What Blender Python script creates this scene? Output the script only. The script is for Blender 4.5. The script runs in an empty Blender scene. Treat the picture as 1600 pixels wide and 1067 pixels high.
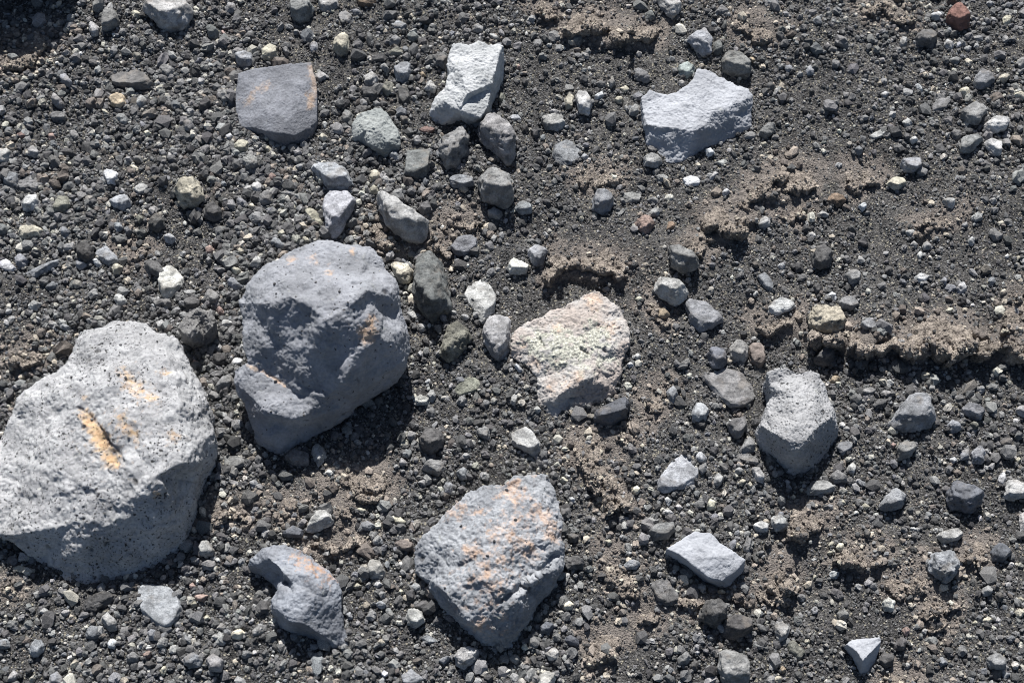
import bpy, math, random
import numpy as np
from mathutils import Vector, geometry

# ------------------------------------------------------------------ camera, sky, sun, exposure
scene = bpy.context.scene
COL = scene.collection
TILT = math.radians(24.0)          # off the vertical: someone looking down at the ground in front of them
DIST, FOCAL, SENSOR = 2.0, 45.0, 36.0
CAM = np.array([0.0, -DIST * math.sin(TILT), DIST * math.cos(TILT)])
cam_data = bpy.data.cameras.new('camera')
cam_data.lens = FOCAL
cam_data.sensor_width = SENSOR
cam_data.clip_start = 0.05
cam_data.clip_end = 300
cam = bpy.data.objects.new('camera', cam_data)
COL.objects.link(cam)
cam.location = CAM
cam.rotation_euler = (TILT, 0, 0)
scene.camera = cam

SUN_EL, SUN_AZ = math.radians(43), math.radians(-4)     # azimuth from +Y, clockwise positive
world = bpy.data.worlds.new('World')
scene.world = world
world.use_nodes = True
wn = world.node_tree
wn.nodes.clear()
sky = wn.nodes.new('ShaderNodeTexSky')
sky.sky_type = 'NISHITA'
sky.sun_disc = False
sky.sun_elevation = SUN_EL
sky.sun_rotation = SUN_AZ
bg = wn.nodes.new('ShaderNodeBackground')
bg.inputs['Strength'].default_value = 0.05
wo = wn.nodes.new('ShaderNodeOutputWorld')
wn.links.new(sky.outputs[0], bg.inputs[0])
wn.links.new(bg.outputs[0], wo.inputs[0])
sun_data = bpy.data.lights.new('sun', 'SUN')
sun_data.energy = 5.0
sun_data.angle = math.radians(0.5)
sun_data.color = (1.0, 0.982, 0.955)
sun = bpy.data.objects.new('sun', sun_data)
COL.objects.link(sun)
sun.location = (0, 2, 3)
sd = Vector((math.sin(SUN_AZ) * math.cos(SUN_EL), math.cos(SUN_AZ) * math.cos(SUN_EL), math.sin(SUN_EL)))
sun.rotation_euler = (-sd).to_track_quat('-Z', 'Y').to_euler()
vs = scene.view_settings
vs.view_transform = 'Standard'
vs.look = 'None'
vs.gamma = 1.0
vs.use_curve_mapping = False
vs.exposure = 0.77
scene.cycles.max_bounces = 6
scene.cycles.diffuse_bounces = 3
scene.cycles.filter_width = 1.05

rng = np.random.default_rng(7)
random.seed(7)

# ------------------------------------------------------------------ photograph <-> ground
RIGHT = np.array([1.0, 0, 0])
UP = np.array([0, math.cos(TILT), math.sin(TILT)])
FWD = np.array([0, math.sin(TILT), -math.cos(TILT)])
K = SENSOR / FOCAL / 1600.0


def unproj(px, py, z=0.0):
    """ground position (metres) seen at a photograph pixel, on the level z"""
    px, py, z = np.broadcast_arrays(np.asarray(px, float), np.asarray(py, float), np.asarray(z, float))
    d = FWD + ((px - 800) * K)[..., None] * RIGHT - ((py - 533.5) * K)[..., None] * UP
    t = (z - CAM[2]) / d[..., 2]
    return CAM + t[..., None] * d


def tile(n, X, Y):
    x0 = (0, 400, 800, 1180)[(n - 1) % 4]
    y0 = (0, 260, 520, 787)[(n - 1) // 4]
    return x0 + X * 420 / 1600.0, y0 + Y * 280 / 1067.0


# ------------------------------------------------------------------ noise
def _h(ix, iy, iz, seed):
    h = (ix.astype(np.uint32) * np.uint32(374761393)) ^ (iy.astype(np.uint32) * np.uint32(668265263)) \
        ^ (iz.astype(np.uint32) * np.uint32(2246822519)) ^ np.uint32((seed * 3266489917) & 0xffffffff)
    h = (h ^ (h >> np.uint32(13))) * np.uint32(1274126177)
    h = (h ^ (h >> np.uint32(16))) * np.uint32(2654435761)
    return h ^ (h >> np.uint32(15))


_G = np.array([[1, 1, 0], [-1, 1, 0], [1, -1, 0], [-1, -1, 0], [1, 0, 1], [-1, 0, 1], [1, 0, -1], [-1, 0, -1],
               [0, 1, 1], [0, -1, 1], [0, 1, -1], [0, -1, -1], [1, 1, 0], [-1, 1, 0], [0, -1, 1], [0, -1, -1]], float)


def perlin(p, seed=0):
    i = np.floor(p).astype(np.int64)
    f = p - i
    u = f * f * f * (f * (f * 6 - 15) + 10)
    out = 0
    for dx in (0, 1):
        wx = u[:, 0] if dx else 1 - u[:, 0]
        for dy in (0, 1):
            wy = u[:, 1] if dy else 1 - u[:, 1]
            for dz in (0, 1):
                wz = u[:, 2] if dz else 1 - u[:, 2]
                g = _G[_h(i[:, 0] + dx, i[:, 1] + dy, i[:, 2] + dz, seed) & np.uint32(15)]
                out = out + wx * wy * wz * (g[:, 0] * (f[:, 0] - dx) + g[:, 1] * (f[:, 1] - dy) + g[:, 2] * (f[:, 2] - dz))
    return out


def fbm(p, octaves=4, seed=0, gain=0.5, ridged=False):
    a, s, f = 1.0, 0.0, 1.0
    for o in range(octaves):
        n = perlin(p * f + 17.3 * o, seed + o * 13)
        s = s + a * ((0.5 - np.abs(n) * 1.6) if ridged else n)
        a *= gain
        f *= 2.03
    return s


def pits(p, freq, seed=0, share=0.6, rmin=0.15, rmax=0.42):
    """round holes: 0 outside, up to 1 in the middle of a hole"""
    q = p * freq
    i = np.floor(q).astype(np.int64)
    out = np.zeros(len(p))
    for dx in (-1, 0, 1):
        for dy in (-1, 0, 1):
            for dz in (-1, 0, 1):
                c = i + np.array([dx, dy, dz])
                r = [(_h(c[:, 0], c[:, 1], c[:, 2], seed + k) & np.uint32(0xffff)) / 65535.0 for k in range(5)]
                ctr = c + np.stack(r[:3], 1)
                d = np.linalg.norm(q - ctr, axis=1)
                rad = np.where(r[3] < share, rmin + (rmax - rmin) * r[4] ** 2, 1e-6)
                t = np.clip(1 - d / rad, 0, 1)
                out = np.maximum(out, np.sqrt(t) * rad / rmax)
    return out


def facets(p, seed=0, tilt=0.9, k=0.75):
    """broken-rock relief: flat faces meeting in creases, about -0.5 to 0.5"""
    i = np.floor(p).astype(np.int64)
    out = np.full(len(p), -9.0)
    for dx in (-1, 0, 1):
        for dy in (-1, 0, 1):
            for dz in (-1, 0, 1):
                c = i + np.array([dx, dy, dz])
                r = [(_h(c[:, 0], c[:, 1], c[:, 2], seed + q) & np.uint32(0xffff)) / 65535.0 for q in range(7)]
                d = p - (c + np.stack(r[:3], 1))
                t = (np.stack(r[3:6], 1) - 0.5) * 2 * tilt
                out = np.maximum(out, r[6] * 0.5 + (d * t).sum(1) - k * (d * d).sum(1))
    return out - 0.3


# ------------------------------------------------------------------ objects
def tag(o, label=None, cat=None, group=None, kind=None):
    if label: o['label'] = label
    if cat: o['category'] = cat
    if group: o['group'] = group
    if kind: o['kind'] = kind
    return o


def mesh_obj(name, V, F, mat, smooth=True, origin=None, attrs=None, parent=None):
    """V (n,3) world metres, F (m,3|4)"""
    V = np.asarray(V, float)
    if origin is None:
        origin = np.zeros(3)
    me = bpy.data.meshes.new(name)
    F = np.asarray(F, np.int32)
    k = F.shape[1]
    me.vertices.add(len(V))
    me.vertices.foreach_set('co', (V - origin).astype(np.float32).ravel())
    me.loops.add(F.size)
    me.loops.foreach_set('vertex_index', F.ravel())
    me.polygons.add(len(F))
    me.polygons.foreach_set('loop_start', np.arange(0, F.size, k, dtype=np.int32))
    me.polygons.foreach_set('use_smooth', np.full(len(F), smooth))
    if attrs:
        for an, val in attrs.items():
            val = np.asarray(val, np.float32)
            if val.ndim == 1:
                at = me.attributes.new(an, 'FLOAT', 'POINT')
                at.data.foreach_set('value', val)
            else:
                at = me.attributes.new(an, 'FLOAT_COLOR', 'POINT')
                at.data.foreach_set('color', np.concatenate([val, np.ones((len(val), 1), np.float32)], 1).ravel())
    me.update(calc_edges=True)
    me.materials.append(mat)
    o = bpy.data.objects.new(name, me)
    o.location = origin
    COL.objects.link(o)
    if parent is not None:
        o.parent = parent
        o.location = Vector(origin) - parent.location
    return o


def normals(V, F):
    fn = np.cross(V[F[:, 1]] - V[F[:, 0]], V[F[:, 2]] - V[F[:, 0]])
    vn = np.zeros_like(V)
    for k in range(F.shape[1]):
        np.add.at(vn, F[:, k], fn)
    return vn / np.maximum(np.linalg.norm(vn, axis=1, keepdims=True), 1e-12)


def uniq(e):
    e = e.astype(np.int64)
    k = e[:, 0] * (1 << 31) + e[:, 1]
    u, inv = np.unique(k, return_inverse=True)
    return np.stack([u >> 31, u & ((1 << 31) - 1)], 1), inv.ravel()


def edges_of(F):
    e = np.concatenate([F[:, [k, (k + 1) % F.shape[1]]] for k in range(F.shape[1])])
    e.sort(axis=1)
    return uniq(e)[0]


def laplace(V, F, n=1, w=0.5):
    e = edges_of(F)
    deg = np.bincount(e.ravel(), minlength=len(V))[:, None]
    for _ in range(n):
        s = np.zeros_like(V)
        np.add.at(s, e[:, 0], V[e[:, 1]])
        np.add.at(s, e[:, 1], V[e[:, 0]])
        V = V * (1 - w) + w * s / np.maximum(deg, 1)
    return V


def split_long(V, F, L):
    """halve the longest edges until none is longer than L"""
    for _ in range(40):
        e = np.concatenate([F[:, [0, 1]], F[:, [1, 2]], F[:, [2, 0]]])
        es = np.sort(e, axis=1)
        u, inv = uniq(es)
        ln = np.linalg.norm(V[u[:, 0]] - V[u[:, 1]], axis=1)
        m = len(F)
        fe = np.stack([inv[:m], inv[m:2 * m], inv[2 * m:]], 1)
        fl = ln[fe]
        longest = fe[np.arange(m), fl.argmax(1)]
        mark = np.zeros(len(u), bool)
        mark[longest[fl.max(1) > L]] = True
        if not mark.any():
            break
        idx = np.full(len(u), -1)
        idx[mark] = np.arange(mark.sum()) + len(V)
        V = np.concatenate([V, (V[u[mark, 0]] + V[u[mark, 1]]) / 2])
        mid = idx[fe]
        out = []
        cnt = (mid >= 0).sum(1)
        out.append(F[cnt == 0])
        for r in range(3):
            A, B, C = F[:, r], F[:, (r + 1) % 3], F[:, (r + 2) % 3]
            ma, mb, mc = mid[:, r], mid[:, (r + 1) % 3], mid[:, (r + 2) % 3]
            s = (cnt == 1) & (ma >= 0)
            out += [np.stack([A[s], ma[s], C[s]], 1), np.stack([ma[s], B[s], C[s]], 1)]
            s = (cnt == 2) & (mc < 0)
            out += [np.stack([ma[s], B[s], mb[s]], 1), np.stack([A[s], ma[s], mb[s]], 1), np.stack([A[s], mb[s], C[s]], 1)]
        s = cnt == 3
        a, b, c = mid[s, 0], mid[s, 1], mid[s, 2]
        G = F[s]
        out += [np.stack([G[:, 0], a, c], 1), np.stack([a, G[:, 1], b], 1), np.stack([c, b, G[:, 2]], 1), np.stack([a, b, c], 1)]
        F = np.concatenate(out)
    return V, F


_cs = {}


def cube_sphere(N):
    if N in _cs:
        return _cs[N]
    lin = np.tan(np.linspace(-1, 1, N + 1) * math.pi / 4)
    idx, V, F = {}, [], []
    for ax in range(3):
        for sg in (-1, 1):
            g = np.zeros((N + 1, N + 1), int)
            for i in range(N + 1):
                for j in range(N + 1):
                    p = [0, 0, 0]
                    p[ax] = sg
                    p[(ax + 1) % 3] = lin[i]
                    p[(ax + 2) % 3] = lin[j]
                    key = tuple(round(c, 5) for c in p)
                    if key not in idx:
                        idx[key] = len(V)
                        V.append(p)
                    g[i, j] = idx[key]
            for i in range(N):
                for j in range(N):
                    q = [g[i, j], g[i + 1, j], g[i + 1, j + 1], g[i, j + 1]]
                    F.append(q if sg > 0 else q[::-1])
    V = np.array(V, float)
    V /= np.linalg.norm(V, axis=1, keepdims=True)
    _cs[N] = (V, np.array(F))
    return _cs[N]


def hull2(P):
    P = sorted(map(tuple, P))
    def half(pts):
        h = []
        for p in pts:
            while len(h) > 1 and (h[-1][0] - h[-2][0]) * (p[1] - h[-2][1]) - (h[-1][1] - h[-2][1]) * (p[0] - h[-2][0]) <= 0:
                h.pop()
            h.append(p)
        return h[:-1]
    return np.array(half(P) + half(P[::-1]))       # counter-clockwise


def inside(poly, x, y):
    r = np.zeros(len(x), bool)
    n = len(poly)
    for i in range(n):
        x1, y1 = poly[i]
        x2, y2 = poly[(i + 1) % n]
        c = (y1 > y) != (y2 > y)
        with np.errstate(divide='ignore', invalid='ignore'):
            r ^= c & (x < (x2 - x1) * (y - y1) / (y2 - y1 + 1e-15) + x1)
    return r


def poly_dist(poly, x, y):
    """distance to the outline of a polygon"""
    d = np.full(len(x), 1e9)
    n = len(poly)
    for i in range(n):
        a, b = np.array(poly[i]), np.array(poly[(i + 1) % n])
        ab = b - a
        t = np.clip(((x - a[0]) * ab[0] + (y - a[1]) * ab[1]) / (ab @ ab + 1e-15), 0, 1)
        d = np.minimum(d, np.hypot(x - a[0] - t * ab[0], y - a[1] - t * ab[1]))
    return d


# ------------------------------------------------------------------ materials
def nodes_of(name):
    m = bpy.data.materials.new(name)
    m.use_nodes = True
    nt = m.node_tree
    nt.nodes.clear()
    out = nt.nodes.new('ShaderNodeOutputMaterial')
    bs = nt.nodes.new('ShaderNodeBsdfPrincipled')
    nt.links.new(bs.outputs[0], out.inputs[0])
    bs.inputs['Specular IOR Level'].default_value = 0.3
    return m, nt, bs


class N:
    """short-hand for wiring shader nodes"""
    def __init__(s, nt):
        s.nt = nt
        s.coord = nt.nodes.new('ShaderNodeTexCoord').outputs['Object']
    def link(s, a, b):
        s.nt.links.new(a, b)
    def put(s, sock, v):
        if isinstance(v, bpy.types.NodeSocket):
            s.link(v, sock)
        else:
            sock.default_value = v
    def noise(s, scale, detail=4, rough=0.55, vec=None, out=0, dist=0.0):
        n = s.nt.nodes.new('ShaderNodeTexNoise')
        n.inputs['Scale'].default_value = scale
        n.inputs['Detail'].default_value = detail
        n.inputs['Roughness'].default_value = rough
        n.inputs['Distortion'].default_value = dist
        s.link(vec or s.coord, n.inputs['Vector'])
        return n.outputs[out]
    def voro(s, scale, feature='F1', out=0, vec=None):
        n = s.nt.nodes.new('ShaderNodeTexVoronoi')
        n.feature = feature
        n.inputs['Scale'].default_value = scale
        s.link(vec or s.coord, n.inputs['Vector'])
        return n.outputs[out]
    def math(s, op, a, b=0.0, clamp=False):
        n = s.nt.nodes.new('ShaderNodeMath')
        n.operation = op
        n.use_clamp = clamp
        s.put(n.inputs[0], a)
        s.put(n.inputs[1], b)
        return n.outputs[0]
    def ramp(s, v, lo, hi, a=0.0, b=1.0):
        n = s.nt.nodes.new('ShaderNodeMapRange')
        n.interpolation_type = 'SMOOTHSTEP'
        s.put(n.inputs[0], v)
        for k, x in enumerate((lo, hi, a, b)):
            n.inputs[k + 1].default_value = x
        return n.outputs[0]
    def mix(s, f, a, b, mode='MIX'):
        n = s.nt.nodes.new('ShaderNodeMix')
        n.data_type = 'RGBA'
        n.blend_type = mode
        s.put(n.inputs[0], f)
        for sock, v in ((n.inputs[6], a), (n.inputs[7], b)):
            if isinstance(v, tuple) and len(v) == 3:
                v = v + (1.0,)
            s.put(sock, v)
        return n.outputs[2]
    def scale(s, col, v):
        n = s.nt.nodes.new('ShaderNodeVectorMath')
        n.operation = 'SCALE'
        s.put(n.inputs[0], col)
        s.put(n.inputs['Scale'], v)
        return n.outputs[0]
    def attr(s, name, kind='GEOMETRY', out='Fac'):
        n = s.nt.nodes.new('ShaderNodeAttribute')
        n.attribute_name = name
        n.attribute_type = kind
        return n.outputs[out]
    def bump(s, h, dist, strength=1.0, prev=None):      # strength may be a socket: wear that comes and goes
        n = s.nt.nodes.new('ShaderNodeBump')
        n.inputs['Distance'].default_value = dist
        s.put(n.inputs['Strength'], strength)
        s.link(h, n.inputs['Height'])
        if prev is not None:
            s.link(prev, n.inputs['Normal'])
        return n.outputs[0]


def rock_material(name, base, alt, stain=(0.42, 0.20, 0.075), lichen=(0.55, 0.56, 0.42), speck=0.25, rough=0.85, bump=0.0012, spec=0.25, pores=None, fleck=(70, 0.6)):
    """whole rocks: two mottled tones, rusty stains and lichen where the rock carries them, shade painted dark into its holes"""
    m, nt, bs = nodes_of(name)
    n = N(nt)
    c = n.mix(n.ramp(n.noise(22, 6, 0.62), 0.38, 0.62), base, alt)
    c = n.mix(n.math('MULTIPLY', n.ramp(n.noise(7, 4, 0.6), 0.45, 0.7), 0.5), c, n.scale(c, 0.72))
    c = n.mix(n.ramp(n.noise(260, 5, 0.7), 0.42, 0.66), c, n.scale(c, 1.0 - speck))
    c = n.mix(n.ramp(n.noise(520, 3, 0.6), 0.56, 0.68), c, n.scale(c, 1.28))
    tone = n.noise(420, 2, 0.5)
    sc = n.mix(n.ramp(n.noise(95, 4, 0.6), 0.4, 0.65), stain, (stain[0] * 1.2, stain[1] * 1.4, stain[2] * 1.7))
    c = n.mix(n.math('MULTIPLY', n.ramp(n.math('ADD', n.attr('stain'), n.math('MULTIPLY', n.math('MULTIPLY', n.math('SUBTRACT', n.noise(fleck[0], 6, 0.68), 0.5), fleck[1] * 2), n.ramp(n.attr('stain'), 0.02, 0.30))), 0.18, 0.95), 0.70), c, sc)
    lc = n.mix(n.ramp(n.noise(330, 3, 0.6), 0.42, 0.6), (0.24, 0.24, 0.205), lichen)
    c = n.mix(n.math('MULTIPLY', n.ramp(n.math('ADD', n.attr('lichen'), n.math('MULTIPLY', n.math('SUBTRACT', n.voro(75), 0.45), 0.8)), 0.3, 0.75), 0.85), c, lc)
    c = n.mix(n.math('MULTIPLY', n.attr('hole'), 0.75, True), c, (0.030, 0.026, 0.024))  # shade inside pits and cracks, painted into the colour
    wear = n.ramp(n.noise(13, 4, 0.6), 0.38, 0.64, 0.18, 1.0)
    b = n.bump(n.noise(150, 7, 0.72), bump * 2.4, wear)
    b = n.bump(n.noise(620, 4, 0.7), bump, n.math('SUBTRACT', 1.1, wear, True), b)
    for sc_, big in (pores or ()):      # gas holes left in the lava, their inner shade painted as dark colour
        wob = nt.nodes.new('ShaderNodeVectorMath')
        wob.operation = 'ADD'
        n.link(n.coord, wob.inputs[0])
        n.link(n.scale(n.noise(sc_ * 1.3, 2, 0.5, out=1), 0.95 / sc_), wob.inputs[1])
        vo = nt.nodes.new('ShaderNodeTexVoronoi')
        vo.inputs['Scale'].default_value = sc_
        n.link(wob.outputs[0], vo.inputs['Vector'])
        se = nt.nodes.new('ShaderNodeSeparateColor')
        n.link(vo.outputs['Color'], se.inputs[0])
        thr = n.math('MULTIPLY', n.ramp(se.outputs[0], 0.05, 0.95, 0.0, big), n.ramp(n.noise(16, 3), 0.3, 0.6, 0.45, 1.0))
        po = n.ramp(n.math('SUBTRACT', thr, vo.outputs['Distance']), 0.0, 0.10)
        c = n.mix(n.math('MULTIPLY', po, 0.82), c, (0.035, 0.033, 0.033))
        b = n.bump(n.math('SUBTRACT', 1.0, po), 0.0022, 0.9, b)
    n.link(c, bs.inputs['Base Color'])
    bs.inputs['Roughness'].default_value = rough
    bs.inputs['Specular IOR Level'].default_value = spec
    n.link(b, bs.inputs['Normal'])
    return m


def stone_material(name, kind):
    """loose stones: the colour is the object's own, the material adds grain, wear and painted shade in the pits"""
    m, nt, bs = nodes_of(name)
    n = N(nt)
    oi = nt.nodes.new('ShaderNodeObjectInfo')
    jit = nt.nodes.new('ShaderNodeVectorMath')
    jit.operation = 'ADD'
    comb = nt.nodes.new('ShaderNodeCombineXYZ')
    for k in range(3):
        n.link(n.math('MULTIPLY', oi.outputs['Random'], 7.0 + 3 * k), comb.inputs[k])
    n.link(n.coord, jit.inputs[0])
    n.link(comb.outputs[0], jit.inputs[1])
    vec = jit.outputs[0]
    col = oi.outputs['Color']
    c = n.mix(n.ramp(n.noise(55, 6, 0.65, vec), 0.36, 0.64), n.scale(col, 0.60), n.scale(col, 1.22))
    c = n.mix(n.ramp(n.noise(430, 4, 0.7, vec), 0.45, 0.62), c, n.scale(c, 0.72))
    c = n.mix(n.ramp(n.noise(700, 2, 0.6, vec), 0.60, 0.70), c, n.scale(c, 1.35))
    c = n.mix(n.math('MULTIPLY', n.ramp(n.noise(38, 4, 0.6, vec), 0.52, 0.70), 0.45), c, (0.24, 0.21, 0.18))
    c = n.mix(n.math('MULTIPLY', n.attr('hole'), 0.7, True), c, (0.03, 0.027, 0.025))  # pit insides painted dark to stand for their shade
    n.link(c, bs.inputs['Base Color'])
    bs.inputs['Roughness'].default_value = 0.62 if kind == 'slick' else 0.86
    bs.inputs['Specular IOR Level'].default_value = 0.5 if kind == 'slick' else 0.28
    amt = {'slick': 0.0009, 'rough': 0.0016, 'pitted': 0.0022}[kind]
    b = n.bump(n.voro(130, 'F1', 0, vec), amt * 2.2, n.ramp(n.noise(40, 3, 0.6, vec), 0.4, 0.6, 0.1, 0.9))
    b = n.bump(n.noise(190, 7, 0.74, vec), amt * 2.6, 0.9, b)
    b = n.bump(n.noise(800, 3, 0.7, vec), amt, 0.7, b)
    n.link(b, bs.inputs['Normal'])
    return m


def ground_material():
    m, nt, bs = nodes_of('dark_volcanic_sand')
    n = N(nt)
    cell = n.voro(420, out=1)
    sep = nt.nodes.new('ShaderNodeSeparateColor')
    n.link(cell, sep.inputs[0])
    c = n.mix(n.ramp(n.noise(9, 5, 0.6), 0.4, 0.62), (0.066, 0.064, 0.063), (0.102, 0.098, 0.094))
    c = n.mix(n.ramp(sep.outputs[0], 0.25, 0.95), n.scale(c, 0.6), n.scale(c, 1.5))
    c = n.mix(n.ramp(sep.outputs[1], 0.93, 0.95), c, (0.26, 0.24, 0.19))
    c = n.mix(n.math('MULTIPLY', n.ramp(n.math('ADD', n.attr('silt'), n.math('MULTIPLY', n.math('SUBTRACT', n.noise(28, 5, 0.65), 0.5), 1.3)), 0.3, 0.75), 0.8), c,
              n.mix(n.ramp(n.noise(150, 4), 0.4, 0.6), (0.150, 0.132, 0.119), (0.235, 0.205, 0.182)))
    n.link(c, bs.inputs['Base Color'])
    bs.inputs['Roughness'].default_value = 0.95
    bs.inputs['Specular IOR Level'].default_value = 0.15
    b = n.bump(n.noise(120, 5, 0.7), 0.004, 0.8)
    b = n.bump(n.voro(420), 0.0025, 0.9, b)
    b = n.bump(n.voro(900), 0.0010, 0.7, b)
    n.link(b, bs.inputs['Normal'])
    return m


def grain_material(kind='INSTANCER'):
    m, nt, bs = nodes_of('gravel_grain' if kind == 'INSTANCER' else 'crumb_grain')
    n = N(nt)
    geo = nt.nodes.new('ShaderNodeNewGeometry').outputs['Position']
    col = n.attr('tint', kind, 'Color')
    c = n.mix(n.ramp(n.noise(600, 3, 0.7, geo), 0.4, 0.62), n.scale(col, 0.72), n.scale(col, 1.2))
    n.link(c, bs.inputs['Base Color'])
    bs.inputs['Roughness'].default_value = 0.85
    bs.inputs['Specular IOR Level'].default_value = 0.3
    n.link(n.bump(n.noise(900, 4, 0.7, geo), 0.0012, 0.8), bs.inputs['Normal'])
    return m


def crust_material():
    m, nt, bs = nodes_of('crumbly_silt_crust')
    n = N(nt)
    c = n.mix(n.ramp(n.noise(45, 6, 0.65), 0.36, 0.64), (0.205, 0.176, 0.154), (0.41, 0.355, 0.305))
    c = n.mix(n.ramp(n.noise(240, 4, 0.7), 0.42, 0.62), c, n.scale(c, 0.55))
    c = n.mix(n.ramp(n.noise(420, 3, 0.7), 0.57, 0.68), c, (0.47, 0.425, 0.345))
    c = n.mix(n.ramp(n.noise(18, 3, 0.6), 0.56, 0.7), c, n.scale(c, 0.6))
    n.link(c, bs.inputs['Base Color'])
    bs.inputs['Roughness'].default_value = 0.95
    bs.inputs['Specular IOR Level'].default_value = 0.12
    b = n.bump(n.noise(200, 6, 0.75), 0.004, 0.9)
    b = n.bump(n.voro(500), 0.002, 0.8, b)
    n.link(b, bs.inputs['Normal'])
    return m

# ------------------------------------------------------------------ ground
SCARPS = [  # step edges: photograph polyline of the step's front, height in mm, length of the slope behind in mm
    ([(1255, 540), (1300, 538), (1340, 552), (1370, 540), (1405, 546), (1435, 562), (1465, 548), (1490, 560), (1525, 546), (1550, 558), (1580, 544), (1610, 558), (1660, 548), (1720, 550)], 30, 130),
    ([(1165, 512), (1255, 516)], 16, 60),
    ([(850, 440), (900, 432), (985, 440)], 16, 70),
    ([(885, 62), (960, 66), (1035, 60)], 18, 70),
    ([(1095, 385), (1160, 355), (1200, 320), (1260, 300)], 18, 80),
    ([(1305, 885), (1385, 882)], 16, 70),
    ([(1230, 850), (1290, 835)], 12, 60),
    ([(475, 862), (570, 860)], 14, 60),
]
_sc = []
for pl, h, L in SCARPS:
    w = unproj([p[0] for p in pl], [p[1] for p in pl])
    _sc.append((w[:, 0], w[:, 1], h / 1000.0, L / 1000.0))


def gh(x, y):
    """height of the ground"""
    x, y = np.atleast_1d(np.asarray(x, float)), np.atleast_1d(np.asarray(y, float))
    sh = np.broadcast(x, y).shape
    x, y = np.broadcast_to(x, sh).ravel(), np.broadcast_to(y, sh).ravel()
    p = np.stack([x, y, np.zeros_like(x)], 1)
    z = 0.012 * perlin(p * 3.1 + 5, 3) + 0.008 * perlin(p * 9 + 2, 4) + 0.0045 * perlin(p * 27, 5)
    for xs, ys, h, L in _sc:
        yf = np.interp(x, xs, ys) + 0.022 * perlin(p * 19 + 9, 21) + 0.005 * perlin(p * 95 + 9, 22)
        win = np.clip((x - xs[0]) / 0.05, 0, 1) * np.clip((xs[-1] - x) / 0.05, 0, 1)
        win = win * np.clip(0.55 + 1.5 * perlin(np.stack([x * 17, y * 3, 0 * x], 1) + 31, 23), 0.1, 1.1)
        d = y - yf
        z = z + win * h * np.where(d > 0, np.exp(-np.maximum(d, 0) / L), np.exp(-(np.minimum(d, 0) / 0.006) ** 2))
    return z.reshape(sh)


def ground_at(px, py):
    z = 0.0
    for _ in range(5):
        p = unproj(px, py, z)
        z = gh(p[..., 0], p[..., 1]).reshape(np.shape(px))
    return unproj(px, py, z)


_bx, _by = np.arange(-200, 1801, 8.0), np.arange(-240, 1301, 8.0)
_bz = ground_at(*[a.ravel() for a in np.meshgrid(_bx, _by)])[:, 2].reshape(len(_by), len(_bx))


def ground_grid(px, py):
    """ground height seen at a photograph pixel"""
    return _bz[int(round((min(max(py, -240), 1300) + 240) / 8)), int(round((min(max(px, -200), 1800) + 200) / 8))]


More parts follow.
